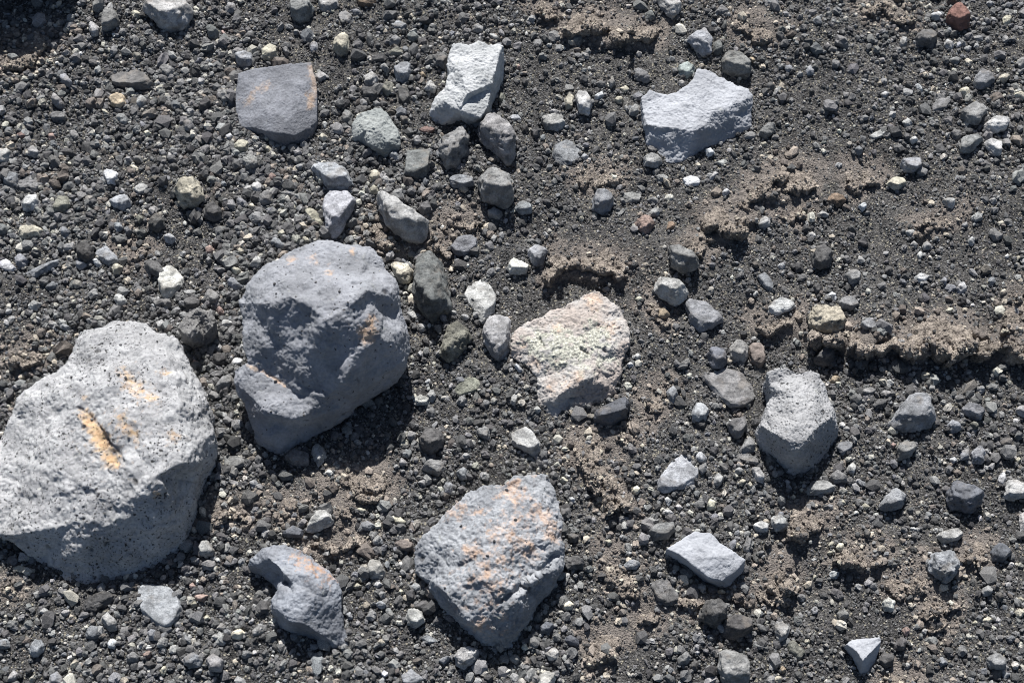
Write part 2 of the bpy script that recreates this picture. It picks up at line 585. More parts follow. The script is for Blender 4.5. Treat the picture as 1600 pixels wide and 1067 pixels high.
STONES = '''
1 gr 600,100 640,60 690,70 720,150 660,180 610,180
1 lt 520,160 560,130 595,160 590,210 540,215
1 lt.d 845,60 880,10 960,-20 1060,-20 1140,30 1140,100 1080,150 1000,190 960,150 900,100|pale angular rock with a dark hollow side at the top edge
1 dk.fs 650,430 730,420 800,415 870,450 930,515 880,540 750,525 680,500|dark slate wedge above a knobbly cream-orange pebble
1 co 650,590 690,555 740,570 755,620 715,660 660,630|knobbly cream-orange pebble under the dark slate wedge
1 lt 810,600 840,560 880,600 860,640 820,640
1 gn 1215,170 1260,150 1305,190 1300,240 1240,230
1 pk 1310,190 1330,180 1365,230 1345,240
1 bl 1400,330 1440,305 1500,320 1510,380 1450,410 1410,380
1 bl 350,450 390,440 430,490 410,520 370,500
1 gr 290,690 340,665 400,680 390,720 320,725
1 gr 300,590 330,560 390,620 370,650 320,630
1 br 510,590 560,580 590,620 550,660 500,630
1 lt 690,690 740,675 770,720 740,750 700,730
1 gr 410,780 450,770 470,810 450,850 420,830
1 gr 1090,740 1120,715 1160,740 1150,785 1100,780
1 wh 1335,810 1370,795 1395,820 1360,845
1 cr 1385,880 1440,835 1490,850 1470,910 1420,915
1 gr.v 1430,960 1490,925 1545,950 1530,1000 1470,1015
1 cr 850,790 880,770 905,795 875,820
1 bl 600,830 640,805 670,840 620,855
1 lt -20,900 50,890 80,920 40,970 -20,980
1 dk 360,880 420,890 470,930 430,940 370,920
1 cr 770,990 800,980 830,1010 800,1035
1 dk 1000,990 1040,965 1070,1000 1040,1030
1 gr 945,400 1000,390 1050,425 1010,470 960,450
1 lt 160,880 200,870 240,910 210,940 170,930
1 gr 785,920 850,940 850,975 800,965
1 lt 1170,470 1200,460 1225,480 1205,510 1175,500
1 cr 775,80 810,65 845,90 810,115
1 cr 600,650 630,648 655,680 625,690
1 gr 1330,50 1380,10 1410,40 1400,80 1350,80
1 ol 780,320 830,310 850,340 810,365
1 rd 95,800 140,785 160,810 120,830
1 pk 275,800 310,790 335,820 300,845
2 gn.t 200,30 240,-10 300,-10 345,50 320,110 260,140 215,110
2 lt 365,10 400,-15 480,-10 490,40 440,80 380,60
2 or 590,-20 720,-20 715,25 660,45 610,30|orange-brown rock cut off by the top edge of the picture
2 gr.f 490,70 530,60 600,130 560,145 490,120
2 bl 550,60 600,50 640,90 600,110
2 cr 30,300 70,270 125,285 135,340 90,370 40,350
2 cr.t 470,240 510,205 555,215 550,310 500,335 455,300
2 bl 315,270 350,240 375,275 360,320 320,310
2 gr 150,290 185,275 205,310 180,335
2 bl.f 800,140 840,120 900,150 870,180 810,165
2 gn 900,200 950,190 980,220 940,255 905,240
2 gr 785,245 830,210 870,240 850,275 800,270
2 ol 790,310 840,280 880,310 860,345 800,340
2 bl.d 820,420 870,375 925,390 915,450 895,500 835,480
2 lt 735,400 770,375 800,410 780,440
2 lt.v 640,460 700,430 735,470 700,520 650,510
2 co 970,440 995,430 1015,455 990,470
2 lt.v 995,520 1035,475 1080,520 1060,560 1010,550
2 dk 620,520 700,530 735,560 720,600 640,590
2 ol 740,540 770,490 820,490 820,550 780,575
2 dk 840,540 870,510 910,540 915,600 880,640 850,600
2 bl 610,600 640,590 670,610 660,640 630,640
2 gr 690,620 720,600 750,625 720,650
2 gr 505,690 545,650 580,680 565,740 520,735
2 lt 350,440 390,430 430,455 390,485 355,480
2 gr 430,770 480,735 530,760 510,800 450,800
2 cr 370,820 400,795 430,820 400,850
2 lt 385,740 410,720 430,740 410,770
2 dk 1040,340 1110,320 1150,360 1120,410 1060,390
2 gr.f 1370,200 1400,195 1460,235 1430,245
2 gr 1280,160 1320,140 1365,165 1340,200 1290,190
2 rd.f 965,770 1010,750 1070,770 1040,795 980,790
2 gn.f 905,870 940,825 1035,860 1035,1000 1000,1060 940,1090 880,1060|greenish grey upright slab left of the two pitted stones below the white block
2 gl.vdt 1085,860 1230,755 1275,810 1265,900 1190,1000 1140,1000 1095,930|light grey pitted stone, left one of two just below the white block
2 gl.vdt 1315,770 1370,705 1430,700 1510,760 1550,830 1530,950 1480,970 1400,890 1330,820|light grey pitted stone, right one of two just below the white block
2 ol 1430,600 1450,560 1490,570 1470,620
2 bl 790,930 830,900 860,920 850,960 810,950
2 cr 670,1030 700,1005 740,1030 720,1065 690,1060
2 dk 850,700 900,690 915,730 870,750
2 cr 45,890 70,865 100,890 70,910
2 pk 1540,395 1560,380 1580,410 1550,420
2 bl.f 1500,690 1560,680 1590,720 1520,720
3 lt 850,0 900,-20 990,-10 1005,70 960,110 920,90
3 gn 790,80 830,65 860,95 830,125 795,115
3 gr.v 345,220 380,200 430,240 400,270 350,255
3 gr 430,300 460,285 475,320 440,340
3 bl.a 1040,240 1100,190 1160,200 1190,240 1190,320 1140,335 1080,280|blue-grey angular stone above the left shoulder of the white wedge rock
3 gn 1195,260 1240,245 1265,280 1240,325 1200,320
3 gr.dt 1245,360 1290,320 1370,335 1420,400 1410,460 1320,450 1250,420|grey stone with a dark front standing behind the white wedge rock
3 bl 1500,10 1550,-10 1590,20 1560,55 1510,35
3 gr 715,440 745,410 800,440 830,480 800,495 740,475
3 ln 985,400 1040,375 1095,410 1080,450 1040,470 995,460|pale greenish stone lying against the back notch of the white wedge rock
3 lt 985,490 1010,475 1035,500 1005,520
3 cr.t 310,600 340,555 370,580 365,650 320,650
3 lt.t 375,580 400,550 440,560 480,620 460,680 400,675
3 wh 475,580 540,540 550,580 500,605
3 cr 605,600 640,570 670,595 640,625
3 lt 690,660 730,610 765,640 755,690 710,700
3 lt 205,660 250,650 295,670 260,690
3 lt.d 165,720 230,690 310,700 325,750 270,780 200,770
3 cr 640,530 680,515 710,535 670,555
3 gr 490,500 530,480 570,515 530,530
3 gr 560,490 600,470 620,500 590,530
3 bl.fve 230,900 290,830 380,830 420,900 380,970 290,1000|flat flaky blue-grey stone sunk in the sand
3 bl 400,930 430,915 460,935 430,970
3 lt 770,950 820,920 880,930 905,970 860,1000 790,985
3 wh 1140,890 1190,880 1220,910 1170,940
3 cr 1085,980 1110,965 1130,990 1105,1005
3 lt.f 1215,970 1260,945 1290,960 1260,1000
3 gr 1460,800 1520,730 1570,750 1555,800 1500,830
3 gr 1370,810 1420,780 1460,810 1440,835 1390,830
3 cr 1470,855 1510,845 1530,865 1490,880
3 dk 1490,510 1540,490 1570,520 1530,550
3 lt 1555,545 1575,520 1590,550 1570,575
3 co 1400,345 1430,340 1455,380 1425,370
3 gr 1205,70 1250,30 1300,80 1260,105
3 cr 10,400 30,380 50,400 30,420
4 bl 50,10 100,-10 140,0 130,45 90,50
4 rs.vt 1130,110 1180,35 1230,35 1270,90 1270,160 1220,180 1150,150|brick-red scoria stone near the top right corner
4 wh.d 1040,90 1080,70 1115,90 1090,125 1045,120
4 dk.dt 945,230 1000,180 1060,200 1090,240 1050,290 960,270
4 lt 850,260 880,210 910,220 900,270 870,300
4 lt 1120,270 1140,230 1190,270 1160,310
4 wh 1190,265 1230,250 1230,275 1195,290
4 cr 1470,110 1495,90 1535,130 1510,160 1480,145
4 bl 1295,490 1330,430 1400,440 1430,490 1370,530 1310,525
4 cr 1210,540 1250,515 1285,530 1260,590 1220,580
4 gr 1225,490 1260,455 1290,470 1280,500
4 gr.f 1055,620 1100,590 1170,600 1130,650 1060,680
4 gr 1210,680 1300,620 1385,660 1330,740 1260,740
4 lt.d 1360,750 1420,700 1480,690 1515,720 1490,780 1380,800
4 gn.a 1215,870 1240,820 1330,805 1355,840 1280,910 1220,910
4 lt 1350,850 1390,835 1470,855 1465,920 1420,930
4 bl.t 860,970 910,945 970,950 990,1000 950,1030 880,1020
4 lt 915,830 945,810 975,840 940,860
4 lt 875,730 900,700 940,740 905,770
4 lt.f 680,810 740,775 795,770 760,815 690,835
4 wh 740,560 770,545 800,555 770,600
4 wh 300,420 325,390 355,410 345,450 310,450
4 bl 170,400 205,390 230,420 190,435
4 bl 580,890 620,870 650,900 620,930
4 gr 1140,370 1180,340 1230,350 1200,390
4 cr 1230,370 1260,350 1300,370 1270,400
4 gr 1365,230 1390,210 1400,260 1370,260
4 lt 1465,230 1495,210 1515,240 1480,265
4 cr 1440,470 1480,440 1520,460 1480,500
4 gr 1550,370 1600,330 1640,390 1580,420
4 wh 1370,20 1400,5 1420,25 1395,45
4 wh 945,510 970,500 1000,550 985,560
4 cr 1530,570 1570,545 1620,560 1600,600
4 br.v 1390,580 1430,550 1480,570 1470,620 1410,620
4 dk 1150,800 1200,770 1240,800 1200,850
5 cr.vt 1035,170 1060,110 1120,75 1190,105 1215,190 1170,230 1090,240|cream stone with round dents among coarse gravel
5 dk 1205,260 1260,215 1320,260 1320,310 1270,330 1215,300
5 dk 885,330 920,290 970,290 985,350 930,395 890,370
5 lt.f 790,140 840,100 910,125 880,155 820,165
5 wh.d 610,40 650,25 710,50 690,110 650,130
5 bl.d 655,220 690,180 760,170 780,230 740,265 670,245
5 lt.dt 120,230 160,190 220,170 240,230 200,270 140,265
5 ol.d 320,250 350,185 410,180 420,240 380,280 330,280
5 cr.v 100,400 130,360 220,350 250,380 240,430 150,440|oval pale pitted stone near the left edge
5 bl 5,70 60,40 110,50 100,120 30,110
5 gr.vf 100,100 200,60 280,100 210,160 130,160
5 bl 360,370 390,360 430,400 400,430 365,415
5 dk 455,480 510,450 560,490 560,540 500,570 460,540
5 bl.f 575,500 630,475 680,520 720,570 650,595 580,550
5 bl.f 130,640 230,600 355,555 360,580 290,620 200,670|long thin blue-grey sliver of slate near the left edge
5 wh.f -20,560 40,550 100,610 70,635 -20,600
5 bl 85,545 130,525 180,560 150,610 100,600
5 bl 440,560 480,560 525,585 480,620 445,600
5 wh 540,560 580,545 610,580 580,605
5 cr 655,590 700,575 735,600 720,640 670,645
5 dk 855,600 890,560 950,580 990,630 960,660 890,640
5 wc.f 975,600 1000,592 1050,620 1105,650 1080,720 1000,790 965,770 940,700|smooth off-white stone, above the huge orange-streaked boulder
5 wh.f 885,820 930,815 960,830 920,850
5 lt.f 1085,740 1130,735 1180,745 1150,770 1100,765
5 bl 270,720 310,680 355,700 330,745 280,745
5 lt 165,820 210,795 250,820 220,860 175,855
5 gr.f 310,780 350,765 400,795 340,805
5 lt.v 680,770 710,750 760,800 730,840 680,830
5 gr 280,930 310,915 340,950 300,970
5 bl 345,960 380,935 430,960 400,985
5 wh 970,410 1000,395 1050,430 1025,465 985,450
5 pk 1220,490 1250,470 1285,490 1265,530 1230,525
5 lt 1490,120 1530,90 1565,115 1540,160 1500,155
5 bl 1405,200 1440,185 1480,220 1450,250 1415,235
5 cr 1475,240 1500,215 1530,245 1500,270
5 gr 1530,200 1580,140 1630,160 1620,220 1560,230
5 cr 1400,500 1430,485 1465,505 1430,530
5 cr 1365,610 1400,590 1440,620 1410,655
5 lt 1480,590 1530,525 1565,555 1530,610
5 bl 1350,700 1390,660 1450,720 1400,745
5 pk 1275,850 1310,830 1345,880 1310,895
5 lt 1310,930 1340,905 1390,930 1370,960 1320,965
5 gr 1215,760 1260,735 1310,770 1290,820 1230,810
5 dk 1090,800 1140,775 1200,800 1180,850 1110,850
5 lt.v 925,930 970,910 990,950 950,985
5 bl 670,350 710,330 740,370 700,395
5 bl 735,380 760,355 790,385 765,415
5 ol 800,310 830,280 860,310 830,345
5 gr 540,110 570,85 595,120 570,155 540,140
5 lt 435,85 465,60 490,90 460,110
5 gn -20,340 20,335 50,370 30,410 -20,410
5 gr 1220,560 1245,535 1270,560 1245,585
6 lb.d 315,5 350,-15 450,-10 540,25 578,110 540,150 440,138 400,90|blue-grey stone, upper one of two stacked above the dark folded boulder
6 lb.d 400,215 440,150 550,160 590,215 560,300 500,345 470,440 420,430 410,330|blue-grey stone, lower one of two stacked above the dark folded boulder
6 gl.d 720,210 750,165 830,200 930,270 1020,330 1025,400 990,440 890,430 800,380 750,280|grey oblong slab above the dark folded boulder
6 cr 795,580 850,580 920,605 945,635 910,690 860,700 820,640|cream stone touching the upper right side of the dark folded boulder
6 bl.f 1155,480 1210,420 1270,405 1315,440 1310,490 1250,530 1190,530
6 gr.dt 1320,100 1400,15 1490,60 1530,140 1540,220 1480,240 1340,200|grey stone with a sharply shaded front, right of the oblong slab
6 bl.d 1140,80 1200,55 1280,65 1305,110 1230,130 1160,120
6 wc.d 1490,600 1530,545 1620,590 1610,640 1510,645
6 gr 1370,270 1420,250 1475,280 1450,320 1390,300
6 gn.vt 950,620 960,560 1000,520 1050,530 1110,600 1140,700 1180,890 1100,920 1030,920 1000,860 930,790|dark greenish pitted stone beside the dark folded boulder
6 lt.vfe 1280,660 1310,625 1350,680 1430,750 1420,860 1340,920 1290,850 1240,770|light grey holey flat stone left of the pink lichen rock
6 gl.dt 1350,980 1380,900 1510,905 1520,1000 1500,1130 1470,1180 1400,1120 1360,1050|tapering light grey stone touching the pink lichen rock
6 ol.v 1110,1060 1140,960 1200,940 1260,970 1280,1020 1230,1110 1150,1160 1090,1120|rounded olive-grey stone between the dark folded boulder and the pink lichen rock
6 cr 670,60 700,15 740,40 730,95 690,100
6 cr 670,140 700,110 740,135 720,165 680,165
6 lt 740,90 770,50 800,80 780,120
6 gr 750,150 790,125 820,150 780,175
6 cr.f 290,270 320,245 370,280 400,340 380,370 340,340
6 cr 120,400 150,375 195,390 160,430
6 bl 80,460 120,420 180,480 150,495
6 cr 265,430 295,415 330,450 290,465
6 cr 210,245 230,225 250,245 230,265
6 pk 60,60 90,40 130,65 90,100
6 cr 55,320 75,290 100,320 80,345
6 lt.f 880,870 930,865 1000,890 940,910
6 lt 1205,890 1250,875 1280,900 1240,920
6 lt 950,950 980,930 1020,945 1000,985 960,980
6 lt 0,530 40,540 30,600 0,600
6 gr 140,170 190,140 250,160 220,180
7 bl 90,520 120,475 180,470 215,510 190,580 130,590
7 bl 15,250 60,205 125,240 115,280 50,285
7 bl.dt 480,200 510,140 560,160 605,190 600,250 540,290 480,260
7 gr.f 640,180 710,145 770,170 760,215 660,215
7 gr 800,200 840,180 880,200 850,240
7 lt 800,280 850,245 890,260 870,300 820,300
7 pk.v 730,340 780,305 840,315 845,360 800,405 750,380|pink pitted pebble alone on the dark sand
7 or 930,330 975,330 965,380 920,380
7 cr 390,310 410,290 435,310 415,335
7 cr 475,285 490,270 510,285 495,310
7 lt 180,400 200,385 225,415 205,435
7 gr 235,340 260,325 285,350 260,370
7 lt 850,60 900,50 940,70 920,95 860,90
7 wh.f 1005,80 1060,55 1130,75 1110,115 1040,120
7 lt 1170,70 1210,20 1230,50 1190,85
7 gr.dt 930,480 970,470 1040,500 1120,570 1100,610 1020,630 950,600|dark-fronted grey stone at the lower end of the diagonal crust ridge
7 lt.adt 845,670 880,660 980,690 1045,740 1035,790 970,830 900,790 850,740|sharp-edged pale stone casting a dark shadow, right of the pink lichen rock
7 bl.fd 1030,830 1060,795 1140,810 1220,850 1250,920 1180,975 1140,1010 1060,920|flat blue-grey stone below the sharp-edged pale stone
7 lt 1470,340 1500,300 1540,320 1530,360 1480,365
7 wh 1245,150 1280,130 1300,155 1265,185
7 lt 1430,760 1455,735 1470,760 1445,780
7 cr 730,790 755,770 780,790 755,810
7 br 680,590 705,565 730,590 700,610
7 bl.f 1450,650 1510,630 1555,700 1550,760 1500,720
7 co 870,850 930,850 940,890 890,920 860,890
7 gr 530,730 570,715 590,740 550,750
8 lt.f 60,860 110,800 190,780 245,800 220,850 120,890|light blue-grey flat stone left of the cream pitted stone
8 cr 770,100 830,65 890,85 895,120 840,145
8 wh 610,240 645,215 670,240 640,270
8 lt 10,340 50,295 95,320 80,365 30,370
8 dk 335,540 370,480 430,480 465,530 440,590 390,615 345,590
8 dk 510,550 540,525 575,560 545,590
8 wh 130,595 155,570 185,595 160,630
8 lt 525,650 580,620 630,640 620,690 560,710
8 wh 425,775 450,740 490,780 470,805
8 gr.d 480,820 530,775 590,785 620,830 570,860 520,850
8 cy.v 315,890 350,840 430,838 500,850 545,920 530,970 420,985 330,980|cream pitted stone resting on the long crust ledge
8 bl.f 620,940 670,900 720,940 740,990 660,970
8 lt 300,410 340,390 370,410 340,435
8 lt 365,290 400,265 440,285 430,305 380,305
8 or.v 420,200 470,165 530,180 540,220 490,245 440,225
8 lt 890,390 930,375 960,400 920,425
8 lt 990,470 1020,445 1060,465 1040,500 1000,500
8 lt 920,470 940,445 970,465 955,500
8 lt.t 1265,440 1290,415 1315,430 1295,480 1270,475
8 wh 940,660 980,640 1040,660 1010,695 960,690
8 wh 1190,730 1220,690 1265,710 1255,755 1210,760
8 bl 1100,680 1130,650 1150,680 1130,715
8 lt.v 1280,300 1320,275 1360,290 1350,330 1300,330
8 cr 1430,340 1470,320 1490,350 1450,360
8 cr 1540,550 1565,525 1580,545 1555,575
8 dk 765,610 800,590 830,620 800,660 770,640
8 br 850,610 890,600 910,630 870,650
8 gr 1390,200 1420,185 1445,205 1420,235
8 lt 1110,200 1150,185 1200,200 1180,250 1130,240
8 cr 1130,860 1160,840 1185,860 1160,880
8 bl 1430,880 1480,860 1470,900
8 dk 340,720 370,690 400,730 370,770
8 lt 960,520 980,500 1000,530 975,570
8 lt 1225,350 1260,330 1270,355 1235,370
9 dk 1250,160 1290,120 1350,130 1360,180 1300,200
9 gr 1280,320 1310,280 1380,245 1400,290 1350,340 1300,350
9 pk 1140,180 1160,155 1185,175 1165,205
9 wh.f 1360,160 1400,145 1460,165 1440,190 1370,185
9 gr.f 1275,770 1330,730 1440,740 1490,790 1400,815 1300,800
9 gr.f 1320,860 1370,870 1450,900 1380,910
9 wh 1480,890 1520,870 1545,895 1520,925 1490,920
9 lt 1280,90 1310,65 1330,95 1305,120
10 dk.adt 970,640 1000,590 1070,575 1125,610 1110,680 1050,730 990,700
10 gr 975,800 1040,750 1110,770 1130,810 1080,850 1010,830
10 bl 1190,830 1220,795 1265,815 1255,870 1210,880
10 gr 890,620 910,580 960,600 950,640 910,640
10 bl 1110,900 1150,880 1185,910 1160,970 1120,950
10 lt 960,890 1000,865 1035,885 1010,920
10 lt 1220,730 1250,710 1280,735 1250,755
10 wc.v 930,400 980,370 1030,390 1020,430 960,430
10 gr 1010,450 1050,440 1075,480 1050,515 1020,490
10 ol.fve 1180,340 1240,270 1320,250 1360,290 1320,350 1210,380
10 gr 1305,580 1370,560 1410,590 1380,640 1330,620
10 lt 575,650 600,630 635,650 610,675
10 lt 410,830 430,810 465,830 440,860
10 lt 650,710 665,695 680,715 665,730
10 gr 170,750 240,690 320,720 310,790 220,790
10 lt 330,720 350,660 400,680 420,740 370,800
10 gr 840,770 870,740 905,770 870,800
10 cr 590,1050 625,1035 660,1055 630,1080
10 wh 1535,200 1555,180 1600,230 1570,240
10 lt 1525,260 1550,240 1575,270 1545,295
10 lt 1510,380 1535,350 1560,380 1540,440 1515,420
10 lt 930,820 950,800 970,825 950,850
10 cr 955,960 975,945 990,965 970,980
10 wh 1000,290 1030,270 1050,295 1020,310
11 lt.fd -20,640 10,590 80,558 150,620 205,730 140,750 50,700|light grey slab just above the orange-flecked pointed boulder
11 db.ads 490,470 560,430 680,375 700,400 690,500 600,545 500,540|glossy blue-black stone touching the pink lichen rock
11 db.dt 1155,130 1190,95 1260,105 1285,160 1260,215 1190,215|blue-black stone resting against the upper edge of a flat grey slab
11 lt.t 1285,110 1330,45 1400,70 1400,160 1370,190 1310,170
11 br 1405,90 1440,55 1500,80 1510,170 1480,210 1420,190
11 gr.fe 1130,260 1200,225 1290,205 1370,215 1410,270 1400,320 1450,390 1400,440 1300,440 1230,380 1200,310|flat grey slab half buried beside the pale pitted rock
11 bl.t 920,350 960,305 995,370 960,430 930,410
11 bl 1060,490 1090,420 1140,420 1170,470 1150,520 1100,545 1065,525
11 gr 1270,560 1310,520 1390,505 1400,560 1350,640 1310,620
11 gr 1360,690 1410,610 1445,650 1440,710 1370,715
11 gr.f 1310,730 1380,715 1450,740 1470,790 1380,770
11 wh 1085,740 1110,700 1160,730 1155,780 1110,780
11 bl.fe 860,900 900,820 1010,720 1050,730 1105,810 1100,900 1040,920 940,950 860,960|flat blue-grey stone between the pointed boulder and the pale pitted rock
11 lt 1195,870 1230,830 1260,870 1240,915 1200,905
11 cr 1340,890 1370,865 1395,880 1370,915
11 cr 1395,905 1420,880 1440,905 1420,935
11 lt.d 1420,810 1470,795 1505,860 1500,900 1450,880
11 gr 1320,820 1350,790 1385,820 1350,850
11 cr 710,930 740,905 768,930 745,965 720,960
11 cr 280,880 305,850 340,880 310,900
11 wh 330,990 355,975 385,995 355,1020
11 cr 1150,1020 1180,985 1220,1010 1210,1060 1165,1060
11 wh 905,990 930,970 955,1000 930,1035
11 lt 970,1030 995,1015 1020,1040 990,1060
11 lt 120,460 150,430 180,460 150,485
11 lt 0,380 20,355 35,400 15,440
11 dk 180,650 210,630 235,660 205,690
11 lt 720,140 750,120 780,145 745,165
11 gr 740,50 770,30 800,55 770,70
11 lt 680,190 710,170 735,195 700,210
11 cr 760,670 775,655 795,675 775,695
12 bl.a 780,560 880,430 920,370 980,360 1050,430 1070,520 1040,560 950,590 870,575|fan-shaped streaky blue-grey stone right of the pale pitted rock
12 dk.t 350,150 400,90 450,85 485,130 470,180 400,200 350,180
12 co 440,290 470,250 505,260 500,300 460,315
12 cr 975,250 1000,225 1045,250 1030,280 985,280
12 lt 1240,240 1260,215 1295,225 1270,260
12 gr 630,340 690,320 725,350 690,380 640,375
12 gr 735,350 780,340 820,360 780,385
12 lt 770,290 800,270 830,300 800,325
12 wh.f 590,375 620,360 645,372 615,390
12 gr 690,430 740,390 790,400 770,440 720,450
12 bl.d 1210,470 1270,415 1330,440 1365,470 1330,530 1260,490
12 bl 1140,550 1170,515 1220,540 1230,580 1170,600
12 ol 1270,545 1300,525 1335,550 1310,585
12 bl.f 480,680 520,640 590,645 570,700 520,730
12 gr 840,690 880,645 940,650 965,690 920,740 860,760
12 bl 1210,720 1240,680 1275,700 1270,750 1220,760
12 bl.v 1280,720 1330,670 1375,710 1360,780 1290,780
12 wh 1150,755 1180,735 1205,755 1180,780
12 dk 1450,650 1490,610 1540,640 1530,680 1470,685
12 lt 1300,340 1350,310 1380,340 1340,370
12 gr 430,870 480,810 540,850 545,890 460,900
12 gr.d 300,930 350,880 420,880 490,935 430,960 320,970
12 lt 545,790 580,760 605,800 590,850 550,830
12 bl.d 730,1040 780,960 840,920 895,970 870,1040 780,1065
12 db.v 1145,960 1190,880 1250,900 1340,950 1340,1030 1280,1080 1180,1050 1150,1010
12 wh 1440,860 1480,825 1500,870 1480,910 1445,900
12 lt.d 1500,880 1550,885 1605,920 1600,980 1520,1000 1480,980
12 cr 1545,755 1565,735 1585,760 1560,785
12 lt 175,880 190,865 212,890 195,920
12 cr 210,975 230,960 248,980 228,995
12 cr 500,1010 520,990 545,1015 520,1035
12 cr 630,1030 655,1010 690,1035 655,1060
12 gr 720,490 750,475 770,495 740,520
12 cr 260,930 280,920 295,935 275,955
12 lt 1540,470 1580,430 1620,450 1600,510
12 br 1020,685 1050,670 1070,700 1045,720
12 pk 800,670 820,650 840,665 820,690
13 bl.fe 820,580 830,500 900,450 990,480 1060,545 1095,600 1060,680 1000,750 945,745 860,660|flat blue-grey slab half in the shadow of the huge orange-streaked boulder
13 dk.vf 450,590 560,560 620,520 690,540 670,580 580,640 500,645
13 lt 595,690 640,645 690,690 700,750 650,760
13 bl 510,770 540,720 590,730 605,790 560,810 515,800
13 wh 640,830 665,795 700,820 680,865 645,855
13 bl 170,870 210,810 250,815 272,860 230,910 180,915
13 bl 875,770 900,740 940,760 930,810 890,815
13 lt 930,820 970,785 1005,800 990,860 945,860
13 cr 1370,770 1430,740 1460,770 1430,815 1385,805
13 lt 1255,790 1285,765 1320,795 1290,820
13 lt 1285,740 1315,705 1345,725 1330,755
13 pk 1155,540 1190,530 1240,540 1210,585 1165,575
13 cr 1125,595 1160,575 1185,610 1150,620
13 lt 1175,285 1205,215 1240,220 1280,280 1265,320 1180,305
13 wh 1370,165 1385,135 1410,130 1405,160 1385,175
13 bl 1090,920 1140,880 1200,905 1210,960 1150,980 1100,960
13 gr 1225,930 1270,890 1330,930 1320,1000 1250,1000
13 gr 1500,750 1540,720 1580,750 1550,790 1505,790
13 pk 845,895 880,868 910,880 890,920 850,920
13 gr 895,890 950,900 930,930
13 gr 750,910 790,880 830,890 830,940 770,950
13 dk 850,960 890,930 950,960 900,990
13 cr 420,950 445,920 475,940 450,980 420,975
13 bl 285,1020 330,990 370,1020 370,1080 300,1080
13 lt 45,1030 80,985 110,1010 90,1060 50,1060
13 cr 940,1000 985,950 1000,980 970,1030
13 cr.f 70,380 120,365 175,385 140,410 80,400
13 bl -20,810 50,800 60,850 20,870 -20,860
13 lt 230,650 270,615 300,640 270,670
13 lt 360,650 390,625 425,640 390,675
13 cr 1205,680 1230,655 1255,680 1225,700
13 pk 1120,490 1145,465 1165,490 1140,515
13 lt 1560,520 1590,480 1620,510 1600,550
14 lt.a 310,130 340,70 395,20 440,60 465,110 430,140 340,170 300,165|light grey peaked stone above the notched slate rock
14 wc 655,400 690,320 740,345 775,420 740,450 680,440
14 bl 610,120 660,100 715,130 680,160 620,150
14 lt 690,215 720,185 755,205 730,245 695,240
14 cr.f 780,50 800,40 840,95 910,115 880,140 820,120
14 br 815,240 870,210 940,235 930,280 850,285
14 db 155,180 220,130 290,160 270,200 190,200
14 bl 700,600 740,575 790,600 750,630
14 lt 885,680 920,615 990,640 1005,700 950,745 900,720
14 lt.vd 1170,910 1200,860 1280,850 1335,870 1310,940 1240,980 1190,960
14 bl.f 970,800 1020,780 1100,820 1030,835
14 lt 770,960 820,920 860,940 850,990 800,990
14 wh 735,1010 760,985 800,1010 770,1035
14 bl.f 870,1020 920,980 1000,1040 950,1090 880,1080
14 bl 530,660 560,640 580,680 555,700
14 cr 565,490 600,470 635,490 600,510
14 lt 645,480 670,460 695,480 670,510
14 lt 695,480 725,455 755,480 725,510
14 lt 630,440 650,425 675,440 650,470
14 bl 920,490 950,465 990,480 985,520 940,525
14 cr 845,520 860,500 880,520 860,545
14 gr 1500,920 1540,890 1580,920 1550,960
14 lt 300,880 330,870 350,890 320,915
14 lt 815,365 840,345 865,365 840,385
14 cr 715,820 750,800 780,830 745,850
14 gr 650,930 680,915 690,945 660,965
14 bl 1080,930 1130,900 1170,910 1120,960
14 lt 320,1055 360,1040 390,1080
14 gr 0,740 30,725 55,755 20,780
15 gr.d 800,170 850,120 960,105 970,160 930,210 830,215
15 bl 660,360 710,330 770,345 740,390 680,390
15 gr.vfe 800,440 850,425 940,440 985,490 985,590 930,610 870,580 860,500|grey flat stone half buried in tan crust below the pale slab
15 dk 300,340 370,305 440,340 420,390 330,390
15 dk 330,190 360,170 400,190 380,230 335,225
15 cr 290,600 330,570 370,595 355,635 310,630
15 db.v 155,740 200,700 250,715 240,765 180,775
15 db 300,800 350,775 400,810 395,850 330,840
15 lt 195,890 240,845 285,880 270,935 215,930
15 wc 155,1030 210,990 270,1020 240,1090 160,1090
15 gr 300,950 335,920 360,950 330,985
15 dk.vt 1110,640 1160,580 1230,565 1285,610 1270,690 1200,735 1120,690|dark rounded stone, upper one of a touching pair below the pale slab
15 dk.d 1260,690 1330,660 1430,690 1425,760 1330,810 1250,790|dark grooved stone, lower one of a touching pair below the pale slab
15 gr.t 1230,890 1290,865 1390,900 1410,990 1400,1090 1260,1090 1230,980|blocky grey stone cut off by the bottom edge
15 dk 1060,960 1085,920 1115,950 1100,1000 1065,990
15 gr 980,920 1030,870 1075,910 1040,960 990,960
15 lt.d 1430,120 1480,100 1530,125 1520,170 1450,165
15 lt.v 1535,90 1590,60 1640,90 1630,160 1560,160
15 cr 545,220 575,205 605,225 575,250
15 wh 635,195 655,180 672,200 650,215
15 lt 885,50 930,30 970,60 930,85
15 cr 1320,240 1340,230 1360,245 1340,265
15 gr 1370,270 1400,190 1430,220 1410,300
15 co 1200,520 1250,505 1285,525 1240,540
15 gr 1090,490 1130,470 1165,500 1140,535
15 bl 1150,790 1180,770 1215,800 1180,825
15 wh 1085,880 1105,860 1120,885 1100,905
15 lt 670,290 695,270 720,295 695,315
15 lt 560,560 580,545 605,565 580,585
15 lt 255,570 285,555 315,575 280,600
15 lt 170,610 200,585 225,610 200,635
15 gr 485,630 510,615 535,635 510,655
15 gn 885,1040 930,1010 980,1040 960,1090
15 lt 260,430 290,400 330,420 310,455 270,455
15 cr 50,850 80,820 105,860 70,875
